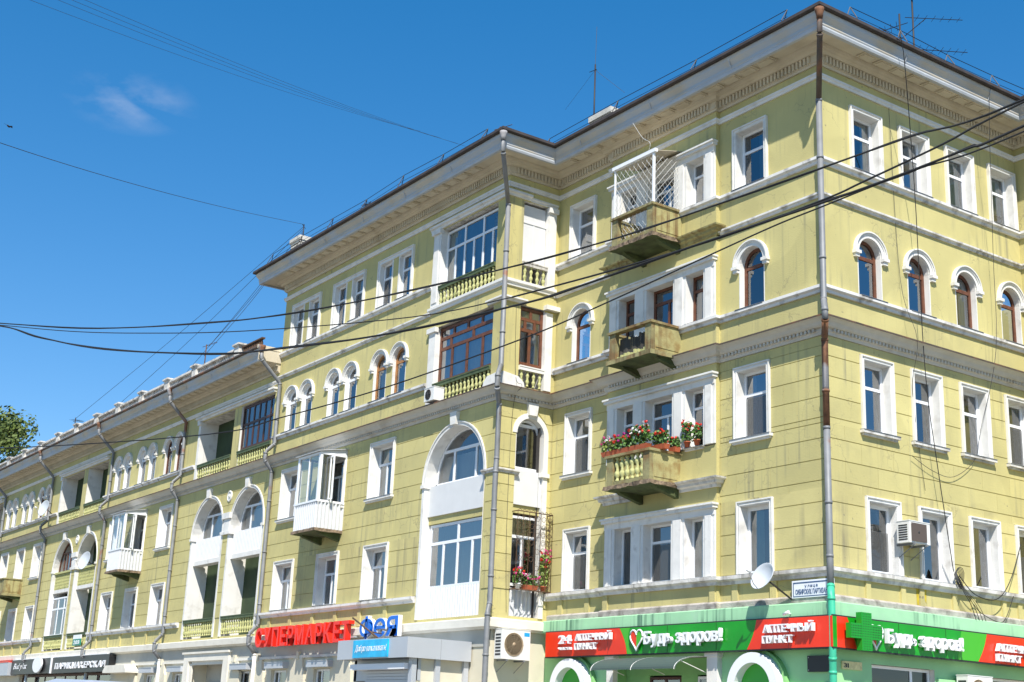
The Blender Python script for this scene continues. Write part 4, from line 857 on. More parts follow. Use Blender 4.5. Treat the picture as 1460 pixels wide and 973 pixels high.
for x in (-26.25, -35.85, -45.4, -55.3, -64.9):
    pipe([(x, YM - 1.02, 15.7), (x, YM - 0.98, 15.35), (x, YM - 0.12, 14.55), (x, YM - 0.12, 12.1), (x - 0.02, YM - 0.45, 11.75), (x - 0.02, YM - 0.45, 11.42), (x, YM - 0.12, 11.05), (x, YM - 0.12, 5.2), (x - 0.05, YM - 0.42, 4.85), (x - 0.05, YM - 0.42, 4.5), (x, YM - 0.12, 4.15)], 'zinc', 0.075)
    pipe([(x, YM - 0.12, 4.16), (x, YM - 0.12, 0.2)], 'pipe_cream', 0.078)
    b = MB(); b.lathe([(0.08, 0.0), (0.085, 0.08), (0.14, 0.2), (0.15, 0.3), (0.12, 0.3)], 10, (x, YM - 1.02, 15.62)); obj('hopper', b, B, mats='zinc_rust')

# ------------------------------------------------------------------ balconies
def ragged_slab(b, u0, u1, d0, d1, z0, z1, amp, m=0, n=16):
    """slab whose outer rim is crumbled"""
    pts = [(u0, d0)] + [(u0, d0 + (d1 - d0) * k / 6) for k in range(1, 6)] + [(u0 + (u1 - u0) * k / n, d1) for k in range(n + 1)] + [(u1, d1 - (d1 - d0) * k / 6) for k in range(1, 7)]
    bot = []; top = []
    for k, (u, d) in enumerate(pts):
        e = 0 if k in (0, len(pts) - 1) else 1
        j = lambda: random.uniform(-amp, amp) * e
        bot.append((u + j(), -(d + j()), z0 + abs(j()) * 0.9)); top.append((u + j() * .6, -(d + j() * .6), z1 - abs(j()) * 0.5))
    for k in range(len(pts) - 1): b.face([bot[k], bot[k + 1], top[k + 1], top[k]], m)
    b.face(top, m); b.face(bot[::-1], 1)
def old_balcony(fr, u0, u1, d0, d1, z0, ztop, kind):
    """concrete balcony: slab, brackets, posts, solid side panels; kind: balusters, broken, caged, plain"""
    b = MB(); ragged_slab(b, u0 - 0.06, u1 + 0.05, d0, d1 + 0.06, z0, z0 + 0.13, 0.035 if kind in ('balusters', 'caged') else 0.012)
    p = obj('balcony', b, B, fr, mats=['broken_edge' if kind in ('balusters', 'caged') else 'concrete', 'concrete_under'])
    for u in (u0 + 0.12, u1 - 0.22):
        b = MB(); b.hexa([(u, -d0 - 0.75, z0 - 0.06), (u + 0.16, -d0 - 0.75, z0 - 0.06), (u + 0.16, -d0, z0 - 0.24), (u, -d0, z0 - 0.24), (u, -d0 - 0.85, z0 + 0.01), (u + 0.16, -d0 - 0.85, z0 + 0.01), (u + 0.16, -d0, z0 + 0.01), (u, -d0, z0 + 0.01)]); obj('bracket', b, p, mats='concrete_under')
    zt = ztop - 0.07
    for q0, q1 in ((u0, u0 + 0.26), (u1 - 0.26, u1)):
        b = MB(); b.box(q0, q1, d1 - 0.13, d1, z0 + 0.13, zt); obj('post', b, p, mats='concrete')
    for q0, q1 in ((u0, u0 + 0.09), (u1 - 0.09, u1 - 0.001)):
        b = MB(); b.box(q0, q1, d0 + 0.0, d1 - 0.13, z0 + 0.13, zt); obj('side_panel', b, p, mats='concrete_side')
    b = MB(); b.box(u1, u1 + 0.012, d0 + 0.12, d1 - 0.16, z0 + 0.22, zt - 0.1); obj('panel_facing', b, p, mats='concrete_side')
    b = MB()
    b.box(u0 - 0.04, u1 + 0.04, d1 - 0.16, d1 + 0.05, zt, ztop); b.box(u0 - 0.04, u0 + 0.12, d0, d1 - 0.16, zt, ztop - 0.004); b.box(u1 - 0.12, u1 + 0.04, d0, d1 - 0.16, zt, ztop - 0.004); obj('coping', b, p, mats='concrete')
    a0, a1 = u0 + 0.26, u1 - 0.26
    if kind == 'balusters':
        b = MB(); b.box(a0, a1, d1 - 0.15, d1 - 0.02, z0 + 0.13, z0 + 0.24); obj('plinth', b, p, mats='concrete')
        for k in range(6): obj('baluster', baluster_mesh(round(zt - z0 - 0.24, 2), 0.085), p, None, a0 + (a1 - a0) * (k + 0.5) / 6, z0 + 0.24, d1 - 0.085)
    elif kind == 'broken':
        b = MB()
        for k in range(9): u = a0 + (a1 - a0) * (k + 0.5) / 9; b.box(u - 0.035, u + 0.035, d1 - 0.11, d1 - 0.04, z0 + 0.13, z0 + 0.18 + random.uniform(0.02, 0.12))
        obj('broken_balusters', b, p, mats='baluster_paint')
        b = MB(); n = 14
        for k in range(n):
            u = a0 + (a1 - a0) * k / n; w = (a1 - a0) / n; t0 = zt - 0.12 + random.uniform(-0.09, 0.03); b.face([(u, -(d1 - 0.16) + 0.03 * math.sin(k * 1.7), z0 + 0.13), (u + w, -(d1 - 0.16) + 0.03 * math.sin((k + 1) * 1.7), z0 + 0.13), (u + w, -(d1 - 0.17), t0), (u, -(d1 - 0.17), t0 + random.uniform(-.03, .03))])
        obj('torn_screen', b, p, mats='loggia_dark')
    else:
        b = MB(); b.box(a0, a1, d1 - 0.12, d1 - 0.02, z0 + 0.13, z0 + 0.26); obj('plinth', b, p, mats='concrete')
        if kind == 'plain': b = MB(); b.box(a0, a1, d1 - 0.11, d1 - 0.03, z0 + 0.26, zt); obj('front_panel', b, p, mats='concrete_side')
    return p
BU0, BU1, BD1 = -6.74, -4.97, 1.2
old_balcony('W', BU0, BU1, RD, BD1, 8.02, 8.98, 'balusters')
old_balcony('W', BU0, BU1, RD, BD1, 11.52, 12.47, 'broken')
pc = old_balcony('W', BU0, BU1, RD, BD1, 14.86, 15.86, 'caged')
# diamond mesh cage of the top balcony
b = MB()
def diamonds(b, P0, ex, W, z0, z1, nx, nz):
    for s in (1, -1):
        for k in range(-nz, nx + nz):
            pts = []
            for j in range(nz * 2 + 1):
                u = (k + s * j / 2 + (0.0 if s > 0 else nz)) / nx
                if 0 <= u <= 1:
                    wv = 0.012 * math.sin(j * 2.2)
                    pts.append((P0[0] + ex[0] * u * W + ex[1] * wv, P0[1] + ex[1] * u * W + ex[0] * wv, z0 + (z1 - z0) * j / (nz * 2)))
            if len(pts) > 1: b.tube(pts, 0.0052, 4, caps=False)
zt_ = 17.36
diamonds(b, (BU0 + 0.03, -BD1 + 0.06), (1, 0), BU1 - BU0 - 0.1, 15.86, zt_ - 0.02, 9, 6)
diamonds(b, (BU1 - 0.06, -BD1 + 0.06), (0, 1), BD1 - RD - 0.06, 15.86, zt_ - 0.02, 6, 7)
diamonds(b, (BU0 + 0.32, -BD1 + 0.10), (1, 0), 1.14, 14.99, 15.78, 7, 4)
obj('cage_mesh', b, pc, mats='white_wire')
b = MB(); b.box(BU1 - 0.08, BU1 - 0.02, BD1 - 0.09, BD1 - 0.03, 15.86, zt_); b.box(BU0 + 0.01, BU0 + 0.05, BD1 - 0.09, BD1 - 0.04, 15.86, zt_); b.box(BU0 - 0.05, BU1 + 0.06, BD1 - 0.10, BD1 + 0.0, zt_, zt_ + 0.10); b.box(BU1 - 0.06, BU1 - 0.03, RD, RD + 0.04, 15.86, zt_ + 0.2); obj('cage_post', b, pc, mats='pvc')
b = MB(); b.hexa([(BU0 - 0.02, -BD1 + 0.1, zt_ + 0.06), (BU1 + 0.02, -BD1 + 0.1, zt_ + 0.06), (BU1 + 0.02, -RD, zt_ + 0.30), (BU0 - 0.02, -RD, zt_ + 0.30), (BU0 - 0.02, -BD1 + 0.1, zt_ + 0.075), (BU1 + 0.02, -BD1 + 0.1, zt_ + 0.075), (BU1 + 0.02, -RD, zt_ + 0.315), (BU0 - 0.02, -RD, zt_ + 0.315)]); obj('cage_roof', b, pc, mats='cornice')
old_balcony('M', -60.8, -59.0, 0, 1.05, 8.1, 9.1, 'plain')
def glazed_balcony(c):
    u0, u1, d1 = c - 0.86, c + 0.86, 1.05
    b = MB(); ragged_slab(b, u0 - 0.04, u1 + 0.04, 0, d1 + 0.06, 8.06, 8.18, 0.025)
    p = obj('balcony', b, B, 'M', mats=['broken_edge', 'concrete_under'])
    for u in (u0 + 0.12, u1 - 0.28):
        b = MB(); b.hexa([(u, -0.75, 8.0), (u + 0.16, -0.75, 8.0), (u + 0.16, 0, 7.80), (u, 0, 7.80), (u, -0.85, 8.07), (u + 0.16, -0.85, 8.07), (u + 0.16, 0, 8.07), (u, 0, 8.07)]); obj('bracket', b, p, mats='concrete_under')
    corr_panel(p, u0, u1, 8.18, 9.08, d1); corr_panel(p, 0.02, d1, 8.18, 9.08, 0, side=u1); corr_panel(p, 0.02, d1, 8.18, 9.08, 0, side=u0)
    b = MB(); b.box(u0 - 0.03, u1 + 0.03, d1 - 0.05, d1 + 0.04, 9.08, 9.15); b.box(u1 - 0.05, u1 + 0.03, 0.0, d1 - 0.05, 9.08, 9.15); b.box(u0 - 0.03, u0 + 0.05, 0.0, d1 - 0.05, 9.08, 9.15); obj('frame_sill', b, p, mats='pvc')
    z0, z1 = 9.15, 10.74; b = MB()
    for u in (u0, u1 - 0.12): b.box(u, u + 0.12, d1 - 0.09, d1 + 0.01, z0, z1)
    for u in (c - 0.03, ): b.box(u, u + 0.05, d1 - 0.05, d1, z0, z1)
    b.box(u0, u1, d1 - 0.09, d1 + 0.012, z1, z1 + 0.08); b.box(u1 - 0.09, u1 + 0.012, 0, d1 - 0.09, z1, z1 + 0.08); b.box(u0 - 0.012, u0 + 0.09, 0, d1 - 0.09, z1, z1 + 0.08)
    for u in (u1 - 0.05, u0): b.box(u, u + 0.05, 0.0, 0.07, z0, z1); b.box(u + 0.003, u + 0.047, 0.50, 0.56, z0, z1)
    obj('frame', b, p, mats='pvc')
    b = MB(); b.face([(u0 + .1, -d1 + .03, z0), (u1 - .1, -d1 + .03, z0), (u1 - .1, -d1 + .03, z1), (u0 + .1, -d1 + .03, z1)]); obj('pane', b, p, mats='glass')
    b = MB(); b.face([(u1 - .02, -d1 + .1, z0), (u1 - .02, -.53, z0), (u1 - .02, -.53, z1), (u1 - .02, -d1 + .1, z1)]); obj('pane', b, p, mats='glass')
    b = MB(); b.box(u1 - 0.03, u1 + 0.25, 0.62, 0.66, z0 + 0.03, z0 + 0.08); b.box(u1 - 0.03, u1 + 0.25, 0.62, 0.66, z1 - 0.08, z1 - 0.03); b.box(u1 + 0.20, u1 + 0.25, 0.62, 0.66, z0 + 0.08, z1 - 0.08); b.box(u1 - 0.03, u1 + 0.02, 0.62, 0.66, z0 + 0.08, z1 - 0.08); obj('open_sash', b, p, mats='pvc')
    b = MB(); b.hexa([(u0 - .08, -d1 - .10, z1 + .085), (u1 + .08, -d1 - .10, z1 + .085), (u1 + .08, 0, z1 + .3), (u0 - .08, 0, z1 + .3), (u0 - .08, -d1 - .10, z1 + .10), (u1 + .08, -d1 - .10, z1 + .10), (u1 + .08, 0, z1 + .315), (u0 - .08, 0, z1 + .315)]); b.face([(u1, 0, z1 + .08), (u1, -d1, z1 + .08), (u1, 0, z1 + .29)]); obj('canopy', b, p, mats='corrugated')
glazed_balcony(-21.15); glazed_balcony(-40.6)

# ------------------------------------------------------------------ ground floor
b = MB(); sweep(b, [(-10.75, 0), (RIS0, 0)] + JOG[1:3] + [(RIS1, 0)] + RIGHT if False else [(-10.75, 0)] + JOG + RIGHT, [(-0.02, 4.84), (0.09, 4.84), (0.10, 4.98), (0.06, 5.02), (-0.02, 5.04)]); obj('stone_band', b, B, mats='stone_band')
b = MB(); sweep(b, [(-10.72, 0)] + RIGHT, [(-0.05, 4.50), (0.24, 4.50), (0.26, 4.53), (0.26, 4.82), (0.22, 4.845), (-0.05, 4.85)]); obj('mint_band', b, B, mats='mint')
b = MB(); sweep(b, [(-75, YM), (-10.9, YM), (-10.9, -0.0), (-10.73, 0)], [(-0.05, 4.50), (0.12, 4.50), (0.14, 4.54), (0.24, 4.56), (0.25, 4.78), (0.20, 4.80), (-0.05, 4.85)]); obj('ledge_slab', b, B, mats='cream_slab')
GFW = [(-8.0 + 0.45, -4.0, 0.0, 3.72, 0)]; GFR = [(1.32, 3.55, 0.6, 3.55, 0), (5.6, 7.8, 0.6, 3.5, 0)]
b = MB(); wall_sheet(b, -10.9, 0, 0, GZ, 0, GFW); obj('shop_wall', b, B, 'W', mats='mint_wall')
b = MB(); wall_sheet(b, 0, 8.1, 0, GZ, 0, GFR); obj('shop_wall', b, B, 'R', mats='mint_wall')
GFM = [(u0, u1, 1.1, 3.55, 0) for (u0, u1) in ((-24.95, -23.75), (-21.6, -20.4), (-28.05, -26.85), (-34.5, -33.25), (-37.8, -36.6))] + [(-32.6, -29.1, 0, 4.0, 0), (-57, -42.2, 0.4, 3.75, 0)]
b = MB(); wall_sheet(b, -75, -10.9, 0, GZ, 0, GFM); obj('shop_wall', b, B, 'M', mats='cream')
b = MB(); b.face([(YM, 0, 0), (0, 0, 0), (0, 0, GZ), (YM, 0, GZ)]); obj('shop_wall', b, B, 'T', mats='cream')
b = MB(); b.box(-75, -10.9, -0.02, 0.03, 4.02, 4.50); obj('frieze', b, B, 'M', mats='frieze')
for q in ((-75, -57.0), (-41.5, -33.2), (-28.5, -15.9)): b = MB(); b.box(q[0], q[1], -0.02, 0.09, 3.94, 4.03); obj('string_course', b, B, 'M', mats='cream_slab')
for k, u in enumerate((-39.2, -35.7, -29.0 + 0.9, -26.0, -22.7, -19.3)):
    b = MB(); b.box(u - 0.55, u + 0.55, -0.02, 0.10, 0.5, 2.7); b.prism([(u - 0.55, 2.76), (u + 0.55, 2.76), (u + 0.52, 3.5), (u + 0.40, 3.62), (u + 0.33, 3.94), (u - 0.33, 3.94), (u - 0.40, 3.62), (u - 0.52, 3.5)], -0.02, 0.10); b.box(u - 0.09, u + 0.09, -0.02, 0.14, 3.90, 4.16); obj('rusticated_pier', b, B, 'M', mats='cream')
for (u0, u1, z0, z1, _) in GFM[:5]:
    p = recess('shop_window', u0, u1, z0, z1, 0.3, sides='cream', back='interior_dark', reg=False); w = u1 - u0
    glazing(p, w, z1 - z0, [(-w * 0.18, 0, z1 - z0)], [], 'pvc', -0.15, u=(u0 + u1) / 2, z=z0, curtain=[(-0.2, 0.4, 'curtain')])
    b = MB(); b.box(u0 - 0.16, u1 + 0.16, -0.02, 0.24, 3.60, 3.80); b.box(u0 - 0.16, u1 + 0.16, 0.0, 0.26, 3.80, 3.82); obj('shutter_box', b, p, mats='metal_panel')
p = recess('gateway', -32.6, -29.1, 0, 4.0, 0.7, sides='cream', back='frieze', reg=False)
b = MB(); b.box(-33.1, -32.6, -0.02, 0.14, 0, 4.0); b.box(-29.1, -28.6, -0.02, 0.14, 0, 4.0); b.box(-33.1, -28.6, -0.02, 0.14, 4.0, 4.28); b.box(-33.18, -28.52, -0.02, 0.20, 4.28, 4.36); b.box(-32.6, -32.4, -0.02, 0.06, 0, 3.9); b.box(-29.3, -29.1, -0.02, 0.06, 0, 3.9); b.box(-32.4, -29.3, -0.02, 0.06, 3.85, 4.0); obj('gate_surround', b, p, mats='cream_slab')
b = MB(); b.box(-32.3, -29.4, -0.7, -0.6, 0, 3.2); b.box(-30.9, -30.84, -0.6, -0.56, 0, 3.2); obj('gate_leaf', b, p, mats='metal_panel')
p = recess('shopfront', -57, -42.2, 0.4, 3.75, 1.0, sides='cream', back='interior_dark', reg=False)
glazing(p, 14.8, 3.3, [(-5 + 1.7 * k, 0, 3.3) for k in range(7)], [(2.4, -7.4, 7.4)], 'wood_dark', -0.2, u=-49.6, z=0.42, bar=0.12)
b = MB(); b.prism([(-41.6, 3.62), (-38.6, 3.62), (-38.6, 3.72), (-38.85, 3.95), (-41.3, 3.95), (-41.6, 3.72)], -0.02, 0.6); obj('stucco_hood', b, B, 'M', mats='cream_slab')
# pharmacy front
p = recess('shopfront', -7.55, -4.0, 0.0, 3.72, 0.5, sides='green_wall', back='interior_dark', fr='W', reg=False)
b = MB(); b.box(-7.55, -6.6, -0.42, -0.30, 0, 3.3); b.box(-5.35, -4.75, -0.42, -0.30, 0, 3.3); b.box(-7.55, -4.0, -0.42, -0.28, 3.3, 3.72); obj('door_surround', b, p, mats='green_wall')
glazing(p, 1.25, 3.2, [(0, 0, 3.2)], [(2.6, -0.62, 0.62)], 'wood_dark', -0.34, u=-5.98, z=0.06, gm='glass'); glazing(p, 0.75, 3.2, [], [(2.9, -0.37, 0.37)], 'pvc', -0.34, u=-4.38, z=0.06)
for u0, u1 in ((-7.85, -7.58), (-3.92, -3.55)):
    b = MB(); b.box(u0, u1, -0.02, 0.16, 0, 3.82); b.box(u0 - 0.05, u1 + 0.05, -0.02, 0.2, 3.70, 3.82); obj('white_column', b, B, 'W', mats='trim')
for c in (-9.35, -2.2):
    b = MB(); b.arcring(c, 2.92, 0.60, 0.84, -0.02, 0.34, 20); b.box(c - 0.84, c - 0.60, -0.02, 0.34, 0.6, 2.92); b.box(c + 0.60, c + 0.84, -0.02, 0.34, 0.6, 2.92); p = obj('arch_hood', b, B, 'W', mats='letter_white')
    b = MB(); b.prism([(c - 0.6, 0.6), (c + 0.6, 0.6)] + [(c + 0.6 * math.cos(PI * k / 16), 2.92 + 0.6 * math.sin(PI * k / 16)) for k in range(17)], -0.02, 0.10); obj('arch_panel', b, p, mats='poster_green')
    b = MB(); b.arcring(c, 2.92, 0.84, 0.92, -0.02, 0.14, 20, 0.1, PI * 0.8); obj('arch_edge', b, p, mats='green_wall')
b = MB()
for u in (-10.9, -8.5, -3.4, -1.3):
    b.box(u, u + (1.0 if u < -1.4 else 1.25), -0.02, 0.05, 2.0, 2.9); b.box(u, u + (1.0 if u < -1.4 else 1.25), -0.02, 0.05, 2.98, 3.06)
obj('rustication', b, B, 'W', mats='mint_wall')
for (u0, u1, z0, z1, _) in GFR:
    p = recess('shop_window', u0, u1, z0, z1, 0.7, sides='trim', back='interior_dark', fr='R', reg=False); w = u1 - u0
    glazing(p, w, z1 - z0, [(w * 0.2, 0, z1 - z0)], [], 'pvc', -0.18, u=(u0 + u1) / 2, z=z0, gm='glass_green')
b = MB(); b.box(0.25, 1.28, -0.02, 0.04, 3.02, 3.08); b.box(0.25, 1.28, -0.02, 0.03, 2.0, 3.02); b.box(3.6, 5.5, -0.02, 0.05, 3.0, 3.35); obj('rustication', b, B, 'R', mats='mint_wall')
# awning over the pharmacy door
b = MB(); n = 10; pr = [(0.14 + 1.0 * math.sin(PI / 2 * k / n), 3.36 + 0.36 * math.cos(PI / 2 * k / n)) for k in range(n + 1)]
for k in range(n): b.face([(-7.35, -pr[k][0], pr[k][1]), (-3.98, -pr[k][0], pr[k][1]), (-3.98, -pr[k + 1][0], pr[k + 1][1]), (-7.35, -pr[k + 1][0], pr[k + 1][1])], 0, True)
aw = thing('door_awning', 'curved grey-green plastic awning over the pharmacy door', 'awning', 'W', -5.6, 3.7, 0.14)
o = obj('canopy_sheet', b, aw, mats='awning'); o.location = (5.6, 0.14, -3.7)
for u in (-7.3, -5.67, -4.03):
    b = MB(); b.tube([(u, -q[0], q[1] - 0.012) for q in pr], 0.014, 5); b.tube([(u, 0, 3.3), (u, -pr[6][0], pr[6][1])], 0.012, 5); o = obj('rib', b, aw, mats='trim'); o.location = (5.6, 0.14, -3.7)

# ------------------------------------------------------------------ lettering
GLY = {}
def glyph(ch, weight=0.0, shear=0.0):
    k = (ch, weight, shear)
    if k in GLY: return GLY[k]
    cu = bpy.data.curves.new('g', 'FONT'); cu.body = ch; cu.resolution_u = 3; cu.offset = weight; cu.shear = shear; cu.extrude = 0.5
    o = bpy.data.objects.new('g', cu); COL.objects.link(o)
    dg = bpy.context.evaluated_depsgraph_get(); dg.update()
    me = bpy.data.meshes.new_from_object(o.evaluated_get(dg)); bpy.data.objects.remove(o)
    V = [tuple(v.co) for v in me.vertices]; F = [tuple(p.vertices) for p in me.polygons]; bpy.data.meshes.remove(me)
    x0 = min(v[0] for v in V); x1 = max(v[0] for v in V)
    GLY[k] = (V, F, x0, x1); return GLY[k]
CAP = None
def text(parent, s, u0, u1, z0, z1, d0, d1, matn, weight=0.012, gap=0.07, shear=0.0, split=True, name='letter', side=None):
    """letters from u0 to u1, capitals from z0 to z1, from d0 out to d1 (parent coordinates)"""
    cap = max(v[1] for v in glyph('П', weight, 0)[0]); x = 0; lay = []
    for ch in s:
        if ch == ' ': x += 0.3; continue
        V, F, a, c = glyph(ch, weight, shear); lay.append((ch, x - a)); x += (c - a) + gap
    sx = (u1 - u0) / (x - gap); sz = (z1 - z0) / cap
    jb = MB()
    for ch, off in lay:
        V, F, a, c = glyph(ch, weight, shear); b = jb if not split else MB(); i = len(b.v)
        b.v += [(u0 + (v[0] + off) * sx, -(d0 + (v[2] + 0.5) * (d1 - d0)), z0 + v[1] * sz) for v in V]
        for f in F:
            b.f.append(tuple(i + q for q in f)); zs_ = [V[q][2] for q in f]; b.m.append(1 if side and min(zs_) < 0.49 else 0); b.sm.append(False)
        if split: obj(name, b, parent, mats=[matn, side] if side else matn)
    if not split: obj(name, jb, parent, mats=matn)
def curve_edge(x0, x1, z0, z1, bulge, n=8): return [(x0 + (x1 - x0) * k / n + bulge * math.sin(PI * k / n), z0 + (z1 - z0) * k / n) for k in range(n + 1)]
# pharmacy sign, wing face
SZ0, SZ1 = 3.82, 4.50
sg = thing('pharmacy_sign', 'long red and green pharmacy sign board with white letters above the awning', 'sign', 'W')
b = MB(); b.box(-10.42, 0.345, 0.20, 0.335, SZ0, SZ1); obj('board', b, sg, mats='sign_green')
b = MB(); b.box(-10.44, 0.35, 0.19, 0.33, SZ1, SZ1 + 0.03); b.box(-10.44, 0.35, 0.19, 0.33, SZ0 - 0.03, SZ0); obj('board_edge', b, sg, mats='sign_edge')
b = MB(); b.prism([(-10.42, SZ0), (-6.80, SZ0)] + curve_edge(-6.80, -7.12, SZ0 + 0.002, SZ1, 0.06)[1:] + [(-10.42, SZ1)], 0.335, 0.341); obj('red_panel', b, sg, mats='sign_red')
b = MB(); b.prism([(0.345, SZ1), (-2.02, SZ1)] + curve_edge(-2.02, -2.34, SZ1 - 0.002, SZ0, 0.05)[1:] + [(0.345, SZ0)], 0.335, 0.341); obj('red_panel', b, sg, mats='sign_red')
b = MB(); b.prism([(-6.80, SZ0 + 0.001)] + curve_edge(-6.78, -7.10, SZ0 + 0.002, SZ1 - .001, 0.06) + [(-6.7, SZ1 - .001)] + curve_edge(-6.68, -6.5, SZ1 - .002, SZ0 + .002, -0.16), 0.335, 0.339); obj('lime_panel', b, sg, mats='sign_lime')
LD0, LD1 = 0.37, 0.47
text(sg, '24', -9.66, -9.13, 4.16, 4.40, LD0, LD1, 'letter_white', 0.016)
text(sg, 'часа', -9.66, -9.12, 3.99, 4.08, LD0, LD1, 'letter_white', 0.016)
text(sg, 'АПТЕЧНЫЙ', -8.90, -7.36, 4.22, 4.40, LD0, LD1, 'letter_white', 0.016)
text(sg, 'ПУНКТ', -8.92, -7.98, 3.98, 4.15, LD0, LD1, 'letter_white', 0.016)
text(sg, 'Будь здоров!', -5.98, -3.12, 4.05, 4.37, LD0, LD1, 'letter_white', 0.022)
text(sg, 'АПТЕЧНЫЙ', -1.70, -0.14, 4.18, 4.36, LD0, LD1, 'letter_white', 0.016)
text(sg, 'ПУНКТ', -1.72, -0.78, 3.94, 4.11, LD0, LD1, 'letter_white', 0.016)
def heart(parent, cu_, cz_, s, d):
    P = []
    for k in range(33):
        t = 2 * PI * k / 32; P.append((16 * math.sin(t) ** 3 / 16 * s, (13 * math.cos(t) - 5 * math.cos(2 * t) - 2 * math.cos(3 * t) - math.cos(4 * t)) / 16 * s * 1.18))
    L = [p for p in P if p[0] <= 1e-6]; Rr = [p for p in P if p[0] >= -1e-6]
    for half, mt in ((P[16:33], 'sign_red'), (P[0:17], 'sign_lime')):
        b = MB(); b.prism([(cu_ + x * 0.9, cz_ + z * 0.9) for x, z in half], d, d + 0.05); obj('heart_half', b, parent, mats=mt)
    b = MB(); b.tube([(cu_ + x, -d - 0.05, cz_ + z) for x, z in P], 0.024, 6, caps=False); obj('heart_rim', b, parent, mats='letter_white')
heart(sg, -6.33, 4.20, 0.25, 0.36)
# pharmacy sign, right street face
sr = thing('pharmacy_sign', 'green and red pharmacy sign board on the right street face beside the cross', 'sign', 'R')
b = MB(); b.box(-0.19, 8.05, 0.20, 0.335, SZ0, SZ1); obj('board', b, sr, mats='sign_green')
b = MB(); b.box(-0.18, 8.05, 0.19, 0.33, SZ1, SZ1 + 0.03); b.box(-0.18, 8.05, 0.19, 0.33, SZ0 - 0.03, SZ0); obj('board_edge', b, sr, mats='sign_edge')
b = MB(); b.prism([(-0.33, SZ0), (0.45, SZ0)] + curve_edge(0.45, 0.15, SZ0 + .002, SZ1, 0.02)[1:] + [(-0.33, SZ1)], 0.335, 0.341); obj('red_panel', b, sr, mats='sign_red')
b = MB(); b.prism([(8.05, SZ1), (5.18, SZ1)] + curve_edge(5.18, 4.80, SZ1 - .002, SZ0, 0.05)[1:] + [(8.05, SZ0)], 0.335, 0.341); obj('red_panel', b, sr, mats='sign_red')
b = MB(); b.prism([(4.0, SZ0 + .001), (4.79, SZ0 + .001)] + curve_edge(4.79, 5.17, SZ0 + .002, SZ1 - .001, 0.05)[::1] + [(4.2, SZ1 - .001)], 0.335, 0.339); obj('lime_panel', b, sr, mats='sign_lime')
text(sr, 'Будь здоров!', 1.36, 4.10, 4.02, 4.34, LD0, LD1, 'letter_white', 0.022)
text(sr, 'АПТЕЧНЫЙ', 5.42, 7.0, 4.12, 4.30, LD0, LD1, 'letter_white', 0.016)
text(sr, 'ПУНКТ', 5.42, 6.36, 3.88, 4.05, LD0, LD1, 'letter_white', 0.016)
heart(sr, 1.02, 4.16, 0.25, 0.36)
for par, xs in ((sg, (-9.2, -7.6, -5.2, -3.4, -1.0)), (sr, (1.9, 3.6, 5.9, 7.3))):
    for x in xs: b = MB(); b.box(x, x + 0.008, 0.336, 0.3425, SZ0 + 0.005, SZ1 - 0.005); obj('panel_seam', b, par, mats='sign_edge')
cs = thing('pharmacy_cross', 'green pharmacy cross sign standing out from the corner sign board', 'sign', 'R', 0.5, 4.2)
b = MB(); b.box(-0.17, 0.17, 0.44, 0.60, -0.42, 0.42); b.box(-0.52, -0.17, 0.445, 0.595, -0.165, 0.165); b.box(0.17, 0.52, 0.445, 0.595, -0.165, 0.165); b.box(-0.05, 0.05, 0.33, 0.45, -0.1, 0.1); obj('cross_body', b, cs, mats='cross_green')
b = MB()
for i in range(-9, 10):
    for j in range(-7, 8):
        u, z = i * 0.055, j * 0.055
        if abs(u) < 0.155 or abs(z) < 0.15: b.box(u - 0.008, u + 0.008, 0.59, 0.604, z - 0.008, z + 0.008)
stuff(obj('led_dots', b, cs, mats='sign_edge'))
# street name plate
pl = thing('street_name_plate', 'white street name plate with blue border beside the corner drainpipe', 'sign', 'W', -0.47, 5.17, 0.10)
b = MB(); b.box(-0.60, 0.60, -0.10, 0.02, -0.20, 0.20); obj('plate', b, pl, mats='plate_white')
b = MB()
for q in ((-0.56, 0.56, 0.13, 0.16), (-0.56, 0.56, -0.175, -0.155), (-0.56, -0.54, -0.155, 0.13), (0.54, 0.56, -0.155, 0.13)): b.box(q[0], q[1], 0.02, 0.024, q[2], q[3])
obj('border', b, pl, mats='plate_blue')
text(pl, 'улица', -0.20, 0.20, 0.035, 0.105, 0.02, 0.026, 'plate_blue', 0.012, gap=0.25, split=False, name='lettering'); text(pl, 'СИБИРСКИХ ПАРТИЗАН', -0.49, 0.49, -0.12, -0.005, 0.02, 0.026, 'plate_blue', 0.018, split=False, name='lettering')
pq = thing('memorial_plaque', 'black stone memorial plaque under the red end of the pharmacy sign', 'plaque', 'W', -0.30, 3.48, 0.0)
b = MB(); b.box(-0.39, 0.39, 0, 0.06, -0.18, 0.18); obj('slab', b, pq, mats='sign_black')
for u, z in ((-0.35, 0.14), (0.35, 0.14), (-0.35, -0.14), (0.35, -0.14)):
    b = MB(); b.lathe([(0.014, 0.06), (0.014, 0.07), (0.004, 0.075)], 8, (u, 0, z), axis='y'); obj('bolt', b, pq, mats='alloy')
pn = thing('number_plate', 'small yellowed number plate right of the green drainpipe', 'sign', 'R', 0.62, 3.47, 0.0)
b = MB(); b.box(-0.33, 0.33, 0, 0.04, -0.09, 0.09); obj('plate', b, pn, mats='plate_yellow'); text(pn, '31', -0.28, -0.12, -0.05, 0.05, 0.04, 0.046, 'sign_black', 0.02, split=False, name='lettering')
hn = thing('house_number_plate', 'green and white house number plate on the left loggia balustrade', 'sign', 'M', -47.2, 5.3, 0.16)
